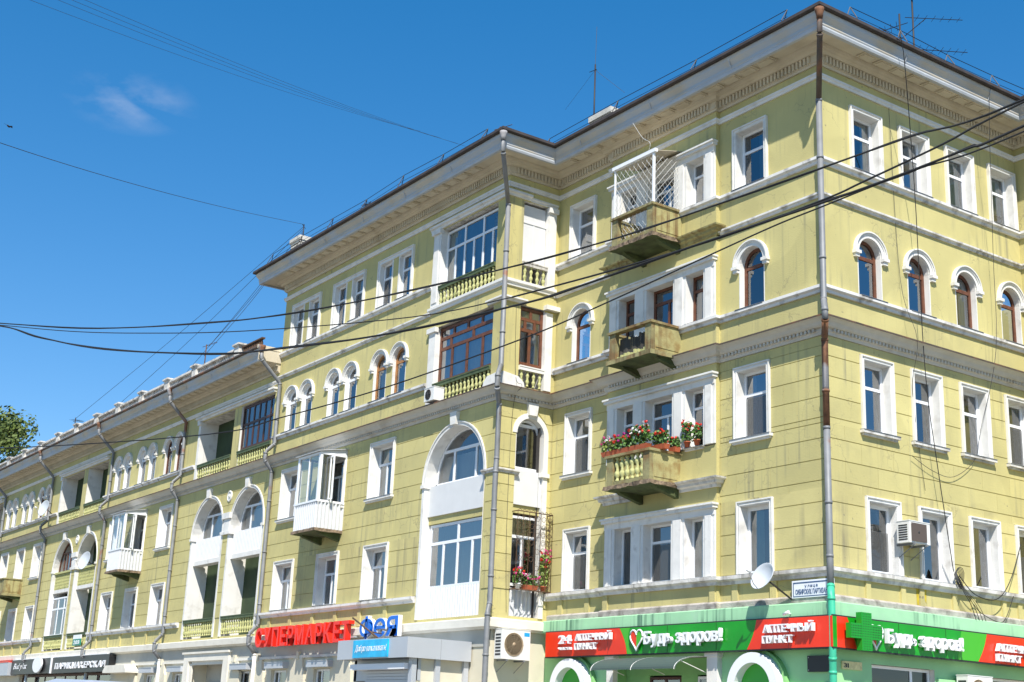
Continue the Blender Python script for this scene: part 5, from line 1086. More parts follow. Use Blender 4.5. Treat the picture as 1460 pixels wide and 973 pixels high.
b = MB(); b.box(-0.6, 0.6, 0, 0.04, 0.06, 0.26); obj('top_plate', b, hn, mats='plate_white'); b = MB(); b.box(-0.6, 0.6, 0, 0.045, -0.26, 0.06); obj('plate', b, hn, mats='plate_green'); text(hn, '203', -0.45, 0.45, -0.19, 0.0, 0.045, 0.055, 'plate_white', 0.02, split=False, name='lettering')
# supermarket letters
sm = thing('supermarket_sign', 'big red three-dimensional supermarket letters above the ground floor windows', 'sign', 'M')
text(sm, 'СУПЕРМАРКЕТ', -25.45, -18.30, 4.36, 5.02, 0.34, 0.54, 'letter_red', 0.022, gap=0.15)
b = MB()
for z in (4.48, 4.86): b.box(-25.4, -18.3, 0.31, 0.34, z, z + 0.04)
for k in range(8): u = -25.2 + k * 0.98; b.box(u, u + 0.04, 0.0, 0.31, 4.49, 4.53)
obj('mounting_rail', b, sm, mats='metal_panel')
fy = thing('shop_name_sign', 'blue letters with white sides spelling a shop name over the canopy', 'sign', 'M')
for ch, u0, u1, z0, z1 in (('Ф', -17.70, -16.86, 4.38, 5.10), ('е', -16.78, -16.06, 4.42, 5.0), ('я', -16.02, -15.30, 4.44, 5.04)):
    for wgt, e, dd0, dd1, mt in ((0.012, 0.0, 0.36, 0.47, 'letter_blue'), (0.022, 0.018, 0.32, 0.455, 'letter_white')):
        V, F, xa, xb = glyph(ch, wgt); ya = min(v[1] for v in V); yb = max(v[1] for v in V); b = MB()
        b.v = [(u0 - e + (v[0] - xa) / (xb - xa) * (u1 - u0 + 2 * e), -(dd0 + (v[2] + .5) * (dd1 - dd0)), z0 - e + (v[1] - ya) / (yb - ya) * (z1 - z0 + 2 * e)) for v in V]; b.f = list(F); b.m = [0] * len(F); b.sm = [False] * len(F)
        obj('letter' if mt == 'letter_blue' else 'letter_back', b, fy, mats=mt)
b = MB(); b.tube([(-17.40, -0.9, 5.02), (-15.75, -0.9, 4.36)], 0.028, 8); b.tube([(-16.2, -0.9, 4.54), (-16.3, 0.0, 4.50)], 0.02, 6); tag(obj('flagpole_holder', b, None, 'M', mats='rusty_iron'), 'slanting rusty pole crossing the blue shop letters', 'pole')
# supermarket entrance box
kx0, kx1, ky0 = -15.83, -11.73, -4.13
ke = thing('shop_entrance', 'projecting supermarket entrance box with grey metal fascia', 'entrance', loc=(kx0, ky0, 0))
def kb(name, x0, x1, y0, y1, z0, z1, m): b = MB(); b.box(x0 - kx0, x1 - kx0, -(y1 - ky0), -(y0 - ky0), z0, z1); return obj(name, b, ke, mats=m)
kb('fascia_panel', kx0, -13.8, ky0, ky0 + 0.06, 3.60, 4.16, 'metal_panel'); kb('fascia_panel', -13.79, kx1, ky0, ky0 + 0.06, 3.60, 4.16, 'metal_panel')
kb('fascia_panel', kx1 - 0.06, kx1, ky0 + 0.061, -3.03, 3.60, 4.16, 'metal_panel'); kb('fascia_panel', kx1 - 0.06, kx1, -3.02, YM - 0.05, 3.60, 4.16, 'metal_panel'); kb('fascia_panel', kx0, kx0 + 0.06, ky0 + 0.061, YM - 0.05, 3.60, 4.16, 'metal_panel')
kb('roof_deck', kx0 + 0.06, kx1 - 0.06, ky0 + 0.06, YM - 0.04, 4.05, 4.10, 'metal_panel'); kb('soffit', kx0 + 0.06, kx1 - 0.06, ky0 + 0.06, YM - 0.04, 3.61, 3.65, 'frieze')
kb('side_wall', kx1 - 0.36, kx1 - 0.22, ky0 + 0.5, YM - 0.04, 0, 3.61, 'cream'); kb('side_wall', kx0 + 0.22, kx0 + 0.36, ky0 + 0.5, YM - 0.04, 0, 3.61, 'cream')
for y in (ky0 + 0.25, -3.1, -2.15): kb('post', kx1 - 0.30, kx1 - 0.12, y, y + 0.16, 0, 3.61, 'metal_panel')
kb('front_wall', kx0 + 0.2, kx1 - 0.2, ky0 + 0.5, ky0 + 0.6, 3.0, 3.61, 'metal_panel'); kb('shutter_box', -15.2, -12.05, ky0 + 0.12, ky0 + 0.5, 3.30, 3.46, 'letter_white')
for k in range(4): kb('shutter_slat', -14.8, -12.2, ky0 + 0.44, ky0 + 0.49, 2.95 + k * 0.085, 3.025 + k * 0.085, 'metal_panel')
b = MB(); b.box(0.9, 3.7, -0.56, -0.52, 0, 2.94); obj('glass_door', b, ke, mats='glass_car')
for x in (0.9, 1.8, 2.75, 3.65): b = MB(); b.box(x, x + 0.08, -0.52, -0.46, 0, 2.94); obj('door_frame', b, ke, mats='pvc')
wp = thing('welcome_sign', 'bright blue welcome panel with white script on the grey entrance fascia', 'sign', loc=(-13.77, ky0, 3.88))
b = MB(); b.box(-1.02, 1.02, 0.004, 0.05, -0.25, 0.25); obj('panel', b, wp, mats='sign_cyan'); text(wp, 'Добро пожаловать!', -0.88, 0.96, -0.07, 0.11, 0.05, 0.058, 'letter_white', 0.0, gap=0.03, shear=0.35, split=False, name='lettering')
# hairdresser and neighbouring black signs
hs = thing('hairdresser_sign', 'black sign board with white hairdresser lettering at the lower left', 'sign', 'M')
b = MB(); b.box(-50.15, -41.6, 0.0, 0.36, 3.72, 4.50); obj('board', b, hs, mats='sign_black'); text(hs, 'ПАРИКМАХЕРСКАЯ', -49.6, -42.0, 3.93, 4.22, 0.36, 0.40, 'letter_white', 0.03, gap=0.06, shear=0.12)
b = MB(); b.box(-50.3, -50.16, 0.0, 0.42, 3.72, 4.62); b.box(-57.4, -42, 0.02, 0.36, 4.505, 4.54); obj('trim_strip', b, hs, mats='letter_white')
h2 = thing('black_shop_sign', 'black sign board with white script left of the hairdresser sign', 'sign', 'M')
b = MB(); b.box(-57.6, -50.32, 0.0, 0.35, 3.74, 4.50); obj('board', b, h2, mats='sign_black'); text(h2, 'Budylac', -57.1, -54.6, 4.02, 4.34, 0.35, 0.37, 'letter_white', 0.0, gap=0.02, shear=0.4, split=False, name='lettering')
cd = thing('round_sign', 'round white sign in front of the black shop board', 'sign', 'M', -52.3, 4.18, 0.40)
b = MB(); b.lathe([(0.9 * 0.42, 0.0), (0.42 * 0.98, 0.02), (0.42, 0.08), (0.41, 0.11), (0.40, 0.115)], 24, axis='y'); obj('disc', b, cd, mats='letter_white').scale = (1.9, 1, 1); b = MB(); b.box(-0.03, 0.03, -0.06, 0.0, -0.03, 0.03); obj('bracket', b, cd, mats='sign_edge')
gs = thing('grey_shop_fascia', 'blank pale grey shop fascia at the far lower left edge', 'sign', 'M')
b = MB(); b.box(-66, -57.7, 0, 0.5, 3.7, 4.40); obj('panel', b, gs, mats='metal_panel'); b = MB(); b.box(-66, -57.7, 0, 0.52, 4.401, 4.45); obj('red_edge', b, gs, mats='sign_red')

# ------------------------------------------------------------------ air conditioners, dishes, camera
def aircon(label, fr, u0, u1, d0, d1, z0, z1, grille='ac_grille', tagc=False, legs=True):
    w, h, dp = u1 - u0, z1 - z0, d1 - d0
    t = thing('air_conditioner', label, 'air conditioner', fr, u0, z0, d0)
    b = MB(); b.box(0, w, 0, dp, 0, h); b.box(-0.01, w + 0.01, -0.01, dp + 0.01, h, h + 0.02); obj('casing', b, t, mats='ac_white')
    b = MB(); c, r = w * 0.42, min(w, h) * 0.40
    b.lathe([(r, dp), (r, dp + 0.012), (r * 0.94, dp + 0.012), (r * 0.93, dp + 0.004), (0.02, dp + 0.004)], 20, (c, 0, h * 0.5), axis='y'); obj('fan_recess', b, t, mats=grille)
    b = MB()
    for k in range(1, 6): b.lathe([(r * k / 6 + 0.006, dp + 0.012), (r * k / 6 + 0.006, dp + 0.02), (r * k / 6 - 0.006, dp + 0.02), (r * k / 6 - 0.006, dp + 0.012)], 20, (c, 0, h * 0.5), axis='y')
    for k in range(12): a = PI * k / 6; b.tube([(c, -dp - 0.02, h * 0.5), (c + r * math.cos(a), -dp - 0.02, h * 0.5 + r * math.sin(a))], 0.006, 4)
    b.lathe([(r * 0.18, dp + 0.014), (r * 0.16, dp + 0.03), (0.005, dp + 0.032)], 12, (c, 0, h * 0.5), axis='y'); obj('fan_guard', b, t, mats='ac_tan' if grille == 'ac_tan' else 'sign_edge')
    if grille == 'ac_grille' and legs: b = MB(); b.box(w * 0.08, w * 0.80, dp + 0.021, dp + 0.03, h * 0.08, h * 0.92); obj('square_guard', b, t, mats='ac_grille')
    b = MB()
    for k in range(7): z = h * (0.12 + 0.11 * k); b.box(-0.006, 0.0, dp * 0.15, dp * 0.85, z, z + h * 0.06)
    obj('side_vents', b, t, mats='sign_edge')
    if tagc: b = MB(); b.box(w * 0.78, w * 0.97, dp, dp + 0.004, h * 0.80, h * 0.93); obj('badge', b, t, mats='ac_tag')
    if legs:
        for u in (w * 0.2, w * 0.8): b = MB(); b.box(u - 0.02, u + 0.02, -d0, dp + 0.04, -0.05, 0.0); b.tube([(u, d0, -0.35), (u, -dp, -0.05)], 0.012, 4); obj('bracket', b, t, mats='zinc')
    return t
aircon('air conditioner with dark grille bracketed by the second-floor windows of the right street face', 'R', 2.22, 2.98, 0.13, 0.50, 6.42, 6.93)
aircon('large air conditioner with tan fan guard on the ground floor in the inner corner', 'T', -1.86, -0.88, 0.12, 0.48, 3.68, 4.50, 'ac_tan', True)
aircon('small air conditioner standing on the cornice in front of the glazed loggia balustrade', 'M', -14.56, -13.98, 0.08, 0.46, 11.66, 12.08, legs=False)
aircon('air conditioner at the bottom right under the red end of the sign', 'R', 4.2, 5.15, 0.13, 0.45, 2.75, 3.46, 'ac_tan')
def dish(label, loc, nrm, r, back, arm=True):
    t = thing('satellite_dish', label, 'satellite dish', loc=loc, group=None); nv = Vector(nrm).normalized()
    q = nv.to_track_quat('Z', 'Y'); t.rotation_mode = 'QUATERNION'; t.rotation_quaternion = q
    b = MB(); pr = [(0.001, 0.0), (r * .3, 0.012), (r * .6, 0.05), (r * .85, 0.10), (r, 0.145), (r + .012, 0.147), (r + .012, 0.135), (r * .85, 0.085), (r * .6, 0.035), (r * .3, -0.004), (0.001, -0.015)]
    b.lathe(pr, 24); obj('reflector', b, t, mats='dish')
    b = MB(); b.tube([(0, -r, 0.13), (0, -r * 0.9, 0.3), (0, -r * 0.35, 0.55)], 0.014, 5); obj('feed_arm', b, t, mats='alloy')
    b = MB(); b.lathe([(0.035, 0), (0.04, 0.05), (0.04, 0.12), (0.02, 0.14)], 10, (0, -r * 0.32, 0.50)); obj('feed_horn', b, t, mats='letter_white')
    bi = q.inverted() @ (Vector(back) - Vector(loc)); b = MB(); b.tube([(0, 0, -0.01), (0, 0, -0.10), tuple(bi)], 0.022, 6); obj('wall_bracket', b, t, mats='black_iron')
    return t
dish('white satellite dish left of the street name plate above the pharmacy sign', (-1.55, -0.48, 5.42), (-0.02, -0.90, 0.42), 0.34, (-1.1, -0.1, 4.95))
dish('large round satellite dish in the right arch of the far left loggia bay', (-46.0, -2.55, 9.05), (0.22, -0.93, 0.25), 0.46, (-46.4, -1.9, 8.95))
dish('satellite dish below the arched windows of the long lower block', (-54.5, -2.5, 12.6), (0.22, -0.93, 0.25), 0.46, (-54.6, -1.95, 12.3))
b = MB(); b.prism([(3.02, 5.05), (3.10, 5.02), (3.13, 5.16), (3.2, 5.03), (3.27, 5.02), (3.30, 5.2), (3.36, 5.1), (3.38, 5.43), (3.0, 5.43)], -0.002, 0.006); obj('paint_stain', b, WR, mats='paint_yellow')
cc = thing('security_camera', 'small white security camera above the red end of the pharmacy sign', 'camera', 'W', -0.98, 4.60, 0.26)
b = MB(); b.tube([(0, 0, 0), (0, -0.12, 0.0)], 0.015, 6); obj('arm', b, cc, mats='letter_white'); b = MB(); b.tube([(-0.10, -0.14, -0.02), (0.10, -0.18, 0.03)], 0.035, 8); obj('body', b, cc, mats='letter_white')

# ------------------------------------------------------------------ potted flowers
def plant(label, fr, u, z, d, w, h, col, pot, seed, n=130, leafm='leaf'):
    n = int(n * 2.2); h *= 1.25; rnd = random.Random(seed); t = thing('potted_flowers', label, 'plant', fr, u, z, d)
    b = MB()
    if pot == 'box': b.hexa([(-w * .42, -.08, 0), (w * .42, -.08, 0), (w * .42, .08, 0), (-w * .42, .08, 0), (-w * .48, -.1, .13), (w * .48, -.1, .13), (w * .48, .1, .13), (-w * .48, .1, .13)])
    else: b.lathe([(0.06, 0), (0.085, 0.12), (0.095, 0.12), (0.095, 0.15), (0.08, 0.15)], 10)
    obj('pot', b, t, mats='pot_white' if pot == 'white' else 'terracotta')
    b = MB()
    for k in range(n):
        a, rr = rnd.uniform(0, 2 * PI), math.sqrt(rnd.random()); zz = 0.12 + h * rnd.random() ** 0.8; tp = 1 - 0.5 * (zz / (h + .12))
        c = Vector((math.cos(a) * rr * w * .5 * (0.75 + tp * .4), math.sin(a) * rr * 0.13, zz)); n1 = Vector((rnd.uniform(-1, 1), rnd.uniform(-1, 0.3), rnd.uniform(-.2, 1))).normalized(); e1 = n1.orthogonal().normalized(); e2 = n1.cross(e1); s = rnd.uniform(.022, .045)
        b.face([c + e1 * s, c + (e1 + e2) * s * .72, c + e2 * s, c + (e2 - e1) * s * .72, c - e1 * s, c - (e1 + e2) * s * .72, c - e2 * s, c + (e1 - e2) * s * .72])
    for k in range(5): a = rnd.uniform(-.4, .4); b.tube([(a * w * .3, 0, .1), (a * w, rnd.uniform(-.08, .08), h * .9)], 0.006, 4)
    obj('foliage', b, t, mats=leafm)
    for cm in col:
        b = MB()
        for k in range(rnd.randint(5, 8)):
            c = Vector((rnd.uniform(-.5, .5) * w, rnd.uniform(-.16, .05), .12 + h * rnd.uniform(.55, 1.15)))
            for q in range(11):
                v = Vector((rnd.gauss(0, 1), rnd.gauss(0, 1), rnd.gauss(0, 1))).normalized(); e1 = v.orthogonal().normalized(); e2 = v.cross(e1); cc_ = c + v * rnd.uniform(.015, .05); s = .024
                b.face([cc_ + e1 * s, cc_ + e2 * s, cc_ - e1 * s, cc_ - e2 * s])
        obj('blossoms', b, t, mats=cm)
    return t
zb_ = 8.98
plant('yellow-green potted flowers at the left end of the flowered balcony', 'W', -6.62, zb_, 1.15, 0.70, 0.28, ['petal_white', 'petal_pink'], 'box', 1, leafm='leaf_light')
plant('magenta and red potted flowers second from the left on the flowered balcony', 'W', -6.08, zb_, 1.15, 0.70, 0.28, ['petal_magenta', 'petal_red', 'petal_red'], 'box', 2)
plant('tall red and white geraniums in the middle of the flowered balcony rail', 'W', -5.45, zb_, 1.15, 0.80, 0.42, ['petal_red', 'petal_white', 'petal_red'], 'box', 3, 190)
plant('red geraniums in a long box on the side rail of the flowered balcony', 'W', -5.02, zb_, 0.80, 0.60, 0.30, ['petal_red', 'petal_red'], 'box', 4)
plant('small red geranium near the wall on the flowered balcony side rail', 'W', -4.99, zb_, 0.33, 0.3, 0.22, ['petal_red'], 'box', 5, 60)
plant('red geranium pot on the sill right of the flowered balcony', 'W', -4.62, 9.08, RD + 0.08, 0.32, 0.42, ['petal_red', 'petal_white'], 'pot', 6, 70)
plant('second geranium pot further right on the sill by the flowered balcony', 'W', -4.25, 9.08, RD + 0.08, 0.26, 0.34, ['petal_red'], 'pot', 7, 50)
plant('pink flowers in a white pot at the left of the window grille', 'T', -1.18, 5.69, 0.17, 0.34, 0.34, ['petal_pink', 'petal_red'], 'white', 8, 90)
plant('pink petunias in terracotta box at the middle of the window grille', 'T', -0.75, 5.69, 0.17, 0.5, 0.22, ['petal_pink', 'petal_pink', 'petal_white'], 'box', 9, 90)
plant('tall red geranium at the right of the window grille', 'T', -0.27, 5.69, 0.17, 0.3, 0.75, ['petal_red', 'petal_pink', 'petal_red'], 'pot', 10, 130, 'leaf_light')

# ------------------------------------------------------------------ antennas and masts
def yagi(label, loc, h, els, name='tv_antenna', m='black_iron'):
    t = thing(name, label, 'antenna', loc=loc); b = MB(); b.tube([(0, 0, 0), (0, 0, h)], 0.028, 6); obj('mast', b, t, mats=m)
    for (z, d, L, n, el) in els:
        dv = Vector(d).normalized(); sv = dv.cross(Vector((0, 0, 1))).normalized(); b = MB(); b.tube([tuple(Vector((0, 0, z)) - dv * 0.25), tuple(Vector((0, 0, z)) + dv * L)], 0.013, 4)
        for k in range(n): p = Vector((0, 0, z)) + dv * (L * (k + .5) / n); e = el * (1 - .35 * k / n); b.tube([tuple(p - sv * e), tuple(p + sv * e)], 0.007, 4)
        obj('boom', b, t, mats=m)
    return t
t = yagi('tall roof mast with white dish and yagi arms above the right street face', (-3.0, 7.75, 19.9), 5.2, [(4.0, (0.5, 0.8, 0.02), 1.6, 6, 0.22), (2.9, (0.5, 0.8, 0.0), 1.7, 7, 0.28)])
b = MB(); b.lathe([(0.02, 0), (0.20, 0.02), (0.30, 0.09), (0.31, 0.10), (0.2, 0.05), (0.02, 0.03)], 16, (0, 0, 0)); o = obj('dish', b, t, mats='dish'); o.location = (0.15, 0.2, 4.85); o.rotation_euler = (math.radians(70), 0, math.radians(60))
yagi('lower roof antenna with crossed arms left of the tall mast', (-3.0, 7.1, 19.9), 3.9, [(3.5, (-0.7, -0.5, -0.2), 0.9, 5, 0.3), (3.0, (-0.8, -0.3, 0.8), 0.9, 2, 0.06), (3.0, (0.75, 0.5, 0.7), 1.0, 2, 0.06)])
t = yagi('thin whip mast beside the chimney of the right wing', (-10.75, 1.15, 19.9), 3.3, [(3.1, (1, 0.2, 0), 0.06, 1, 0.07)]); b = MB(); b.tube([(0, 0, 3.3), (0.03, 0, 4.7)], 0.008, 4); b.tube([(0, 0, 3.1), (1.2, 0.3, 1.9)], 0.005, 4); b.tube([(0, 0, 3.1), (-1.2, -0.3, 2.0)], 0.005, 4); obj('whip', b, t, mats='wire')
yagi('short mast on the left chimney holding the guy wires', (-32.2, 1.1, 22.95), 0.85, [(0.75, (1, -1, 0.1), 0.25, 1, 0.02)])
yagi('small spiky antenna on the middle block eave', (-19.4, -2.4, 19.45), 0.45, [(0.40, (-0.7, 0.5, 0.5), 0.6, 5, 0.25), (0.30, (0.8, -0.2, 0.3), 0.4, 3, 0.2)])
yagi('rusty T-shaped antenna on the roof balustrade of the long block', (-34.35, -2.1, 16.2), 1.65, [(1.60, (0.9, 0.3, 0.1), 0.7, 3, 0.12)], m='rusty_iron')
yagi('small antenna far along the roof balustrade at the left', (-52.9, -2.0, 16.6), 1.0, [(0.8, (1, 0.2, 0), 0.5, 4, 0.4)])
yagi('stub antenna at the inner roof corner', (-12.6, -1.3, 19.85), 1.0, [(0.95, (1, 0.3, 0.0), 0.5, 1, 0.02)], m='rusty_iron')

# ------------------------------------------------------------------ overhead cables and wires
def smooth(P, n=6):
    P = [Vector(p) for p in P]; out = []
    for i in range(len(P) - 1):
        p0, p1, p2, p3 = P[max(i - 1, 0)], P[i], P[i + 1], P[min(i + 2, len(P) - 1)]
        for k in range(n):
            t = k / n; out.append(0.5 * ((2 * p1) + (p2 - p0) * t + (2 * p0 - 5 * p1 + 4 * p2 - p3) * t * t + (3 * p1 - p0 - 3 * p2 + p3) * t ** 3))
    out.append(P[-1]); return out
def cable(label, P, r, m='cable', twist=False, name='overhead_cable', cat='cable', group=None):
    b = MB(); S = smooth(P); b.tube(S, r, 6)
    if twist: b.tube([p + Vector((0, 0, r * 1.3 * math.sin(k * 0.45))) for k, p in enumerate(S)], r * 0.55, 5)
    return tag(obj(name, b, mats=m), label, cat, group)
LP, RP = Vector((-14.2, -17.45, 11.2)), Vector((16.5, -7.45, 11.4))
cable('uppermost thick black cable crossing the whole picture', [LP, (-10.86, -16.39, 10.5), (-7.15, -15.17, 9.80), (-3.6, -14.01, 9.36), (-1.39, -13.29, 9.2), (1.08, -12.48, 9.15), (3.56, -11.67, 9.2), (5.49, -11.03, 9.31), (6.66, -10.65, 9.43), (8.89, -9.92, 9.72), (10.24, -9.48, 9.9), (11.71, -9.0, 10.06), RP], 0.014, twist=True)
cable('black cable curving up to the right over the corner drainpipe', [(3.65, -11.63, 8.66), (5.5, -11.03, 8.78), (7.41, -10.4, 8.97), (8.98, -9.89, 9.23), (9.54, -9.71, 9.37), (10.66, -9.34, 9.68), (11.71, -9.0, 10.02), RP - Vector((0, 0, .05))], 0.015)
cable('thickest sagging cable bundle crossing below the top cable', [LP - Vector((0, 0, .1)), (-10.84, -16.38, 10.43), (-9.13, -15.82, 9.88), (-6.83, -15.07, 9.27), (-3.51, -13.98, 8.7), (-1.7, -13.39, 8.53), (1.03, -12.49, 8.42), (3.94, -11.54, 8.51), (5.0, -11.19, 8.63), (6.66, -10.65, 8.88), (8.92, -9.91, 9.18), (10.03, -9.55, 9.35), (10.97, -9.24, 9.53), (11.69, -9.0, 9.68), RP - Vector((0, 0, .4))], 0.018, twist=True)
cable('thin cable joining the bundle in front of the middle block', [LP - Vector((0, 0, .05)), (-10.84, -16.38, 10.45), (-8.13, -15.49, 9.88), (-5.74, -14.71, 9.47), (-2.59, -13.68, 9.03), (1.55, -12.32, 8.65), (3.65, -11.63, 8.66)], 0.010)
cable('lowest thin cable rising from the left windows to the corner', [LP - Vector((0, 0, 3.4)), (-9.22, -15.85, 7.34), (-3.32, -13.92, 7.03), (-1.42, -13.3, 7.15), (1.12, -12.47, 7.43), (3.96, -11.53, 7.91), (5.52, -11.03, 8.27), (6.9, -10.57, 8.64), (8.18, -10.15, 8.97), (8.92, -9.91, 9.12), (10.22, -9.48, 9.38), (11.69, -9.0, 9.6), RP - Vector((0, 0, .5))], 0.012)
for k, (a, c) in enumerate((((-14.9, -3.0, 21), (-3.31, -18.77, 14.79)), ((-14.9, -2.2, 21), (-3.0, -18.33, 14.82)), ((-14.9, -1.5, 21), (-2.84, -18.11, 14.83)), ((-14.9, -0.9, 21), (-2.69, -17.89, 14.84)))):
    a, c = Vector(a), Vector(c); P = [a + (c - a) * t + Vector((0, 0, -1.5 * 4 * t * (1 - t) * 0.12 + 0.15 * math.sin(t))) for t in [q / 8 for q in range(20)]]
    cable(['lowest', 'second lowest', 'second highest', 'highest'][k] + ' of four hair-thin wires across the upper left sky', P, 0.0035, 'wire', name='high_wire', cat='wire', group='high wires across the upper left sky')
cable('single thin wire from the left chimney mast to the left sky', [(-32.2, 1.1, 23.8), (-25, -5.4, 20.65), (-18, -11.5, 17.75), (-11.87, -16.82, 15.39), (-5.5, -22.4, 13.2), (10, -36, 9.5), (26, -50, 8.5)], 0.009, 'wire', name='high_wire', cat='wire')
for k, e in enumerate(((-52.9, -2.0, 17.55), (-48.83, -1.68, 17.0), (-39.44, -1.48, 17.0), (-35.4, -1.76, 17.6), (-34.5, -1.95, 17.8))):
    a = Vector((-32.2, 1.1, 23.7 - 0.1 * k)); c = Vector(e); cable(['longest guy wire from the left chimney mast down to the far antenna', 'second guy wire from the chimney mast down to the roof balustrade', 'third guy wire from the chimney mast down to the balustrade', 'steep guy wire from the chimney mast to the rusty antenna', 'slack steepest guy wire beside the rusty antenna'][k], [a, a + (c - a) * 0.5 - Vector((0, 0, 0.12 + .1 * (k % 2))), c], 0.010, 'wire', name='guy_wire', cat='wire')
# loose wires on the right street face
cable('black wire hanging from the roof edge down the right street face', [(1.12, 1.75, 19.3), (1.1, 2.02, 19.0), (0.45, 3.05, 15.6), (0.3, 3.28, 12.5), (0.3, 3.38, 10.31), (0.28, 3.71, 8.22), (0.25, 4.13, 5.93)], 0.011, name='hanging_wire', cat='wire')
cable('faint wire left of the hanging black wire on the right face', [(0.10, 2.6, 18.0), (0.07, 2.64, 17.4), (0.07, 2.81, 13.2), (0.40, 2.95, 11.6), (0.08, 3.09, 10.3), (0.07, 3.42, 7.86)], 0.006, 'wire', name='hanging_wire', cat='wire')
cable('thin wire near the right edge dropping past the arched windows', [(1.12, 5.7, 19.3), (0.9, 5.8, 18.6), (0.3, 6.44, 14.8), (0.3, 6.3, 11.99), (0.2, 5.6, 9.76), (0.1, 5.42, 8.94), (0.1, 4.53, 8.36), (0.1, 3.71, 8.39), (0.1, 2.93, 8.66)], 0.007, 'wire', name='hanging_wire', cat='wire')
wb = thing('wire_tangle', 'tangle of coiled black wires between the lower windows of the right face', 'wires', 'R', 4.32, 5.8, 0.2)
b = MB()
for k in range(5): r = 0.10 + 0.02 * k; b.tube([(r * math.cos(a) * 0.7 + 0.02 * k, -0.03 * math.sin(2 * a) - 0.01 * k, r * 1.5 * math.sin(a)) for a in [2 * PI * q / 12 for q in range(13)]], 0.010, 4)
obj('coil', b, wb, mats='cable')
for k in range(4): b = MB(); b.tube(smooth([(0, 0, 0.1), (0.1 + .04 * k, -0.05, -0.25), (0.35 + .1 * k, -0.09, -0.6), (0.6 + .13 * k, -0.05, -1.0), (0.7 + .1 * k, -0.05, -1.35)], 4), 0.011 - .001 * k, 4); obj('strand', b, wb, mats='cable')
cable('drooping wire loop right of the tangle on the right face', [(0.25, 4.35, 5.85), (0.25, 4.92, 5.45), (0.25, 5.75, 5.4), (0.25, 6.36, 5.9), (0.2, 7.0, 6.94)], 0.012, name='hanging_wire', cat='wire')
cable('lower wire loop hanging over the stone band of the right face', [(0.2, 4.91, 5.21), (0.2, 5.22, 5.01), (0.2, 5.9, 4.85), (0.2, 6.2, 5.01), (0.2, 6.55, 5.56)], 0.009, name='hanging_wire', cat='wire')
cable('white wire from the eave to the balcony cage', [(-6.2, -0.95, 18.75), (-5.7, -1.0, 18.1), (-5.25, -1.1, 17.75), (-5.3, -1.12, 17.45)], 0.006, 'white_wire', name='hanging_wire', cat='wire')
cable('faint vertical wire down the block corner beside the drainpipe', [(-10.86, -1.55, 14.2), (-10.82, -1.5, 12.0), (-10.46, -1.5, 11.6), (-10.85, -1.52, 11.0), (-10.86, -1.56, 7.5), (-10.86, -1.45, 5.0)], 0.007, 'wire', name='hanging_wire', cat='wire')
# poles that carry the street cables
for lab, (x, y), h, lamp in (('concrete utility pole at the left end of the street cables', (-14.2, -17.45), 12.2, True), ('concrete utility pole at the right end of the street cables', (16.5, -7.45), 12.0, False)):
    t = thing('utility_pole', lab, 'pole', loc=(x, y, 0)); b = MB(); b.tube([(0, 0, -0.1), (0, 0, h)], [0.18, 0.11], 10); obj('shaft', b, t, mats='pole_concrete')
    b = MB(); b.box(-0.6, 0.6, -0.05, 0.05, h - 0.9, h - 0.78); obj('crossarm', b, t, mats='rusty_iron')
    if lamp:
        b = MB(); b.tube([(0, 0, h - 1.4), (1.4, 0.45, h - 1.05), (2.6, 0.83, h - 1.02)], 0.03, 6); obj('lamp_arm', b, t, mats='rusty_iron')
        b = MB(); b.lathe([(0.05, 0.0), (0.12, 0.15), (0.14, 0.35), (0.10, 0.55), (0.03, 0.62)], 10); o = obj('lamp_head', b, t, mats='black_iron'); o.location = (2.5, 0.8, h - 1.05); o.rotation_euler = (math.radians(90), 0, math.radians(107)); o.scale = (1, 0.6, 1)

# ------------------------------------------------------------------ tree, van, bird
def tree(label, base, h, cr, seed, n=7000):
    rnd = random.Random(seed); t = thing('tree', label, 'tree', loc=base); b = MB(); b.tube([(0, 0, -0.1), (0.1, 0.1, h * .3), (-.1, 0, h * .6), (0.1, 0, h * .9)], [.42, .34, .22, .06], 10); lobes = []
    for k in range(40):
        a = rnd.uniform(0, 2 * PI); z = h * rnd.uniform(.28, .98); rr = cr * math.sqrt(max(.05, 1 - ((z / h - .60) / .42) ** 2)) * rnd.uniform(.45, 1.0); e = Vector((math.cos(a) * rr, math.sin(a) * rr, z)); lobes.append((e, rnd.uniform(.8, 1.7)))
        b.tube([(0, 0, z - rr * .6), (e.x * .5, e.y * .5, z - rr * .2), tuple(e)], [.11, .07, .025], 5)
    obj('trunk', b, t, mats='bark'); b = MB()
    for k in range(n):
        e, r = rnd.choice(lobes); v = Vector((rnd.gauss(0, 1), rnd.gauss(0, 1), rnd.gauss(0, .8))).normalized(); c = e + v * r * rnd.random() ** .45; n1 = (v + Vector((rnd.uniform(-1, 1), rnd.uniform(-1, 1), rnd.uniform(-.3, 1)))).normalized(); e1 = n1.orthogonal().normalized(); e2 = n1.cross(e1); s = rnd.uniform(.10, .21)
        b.face([c + e1 * s, c + e2 * s * .6, c - e1 * s, c - e2 * s * .6])
    obj('crown', b, t, mats='tree_leaf')
tree('leafy green tree showing above the roofline at the left edge', (-83.1, -0.4, 0), 23.8, 6.0, 5, 16000)
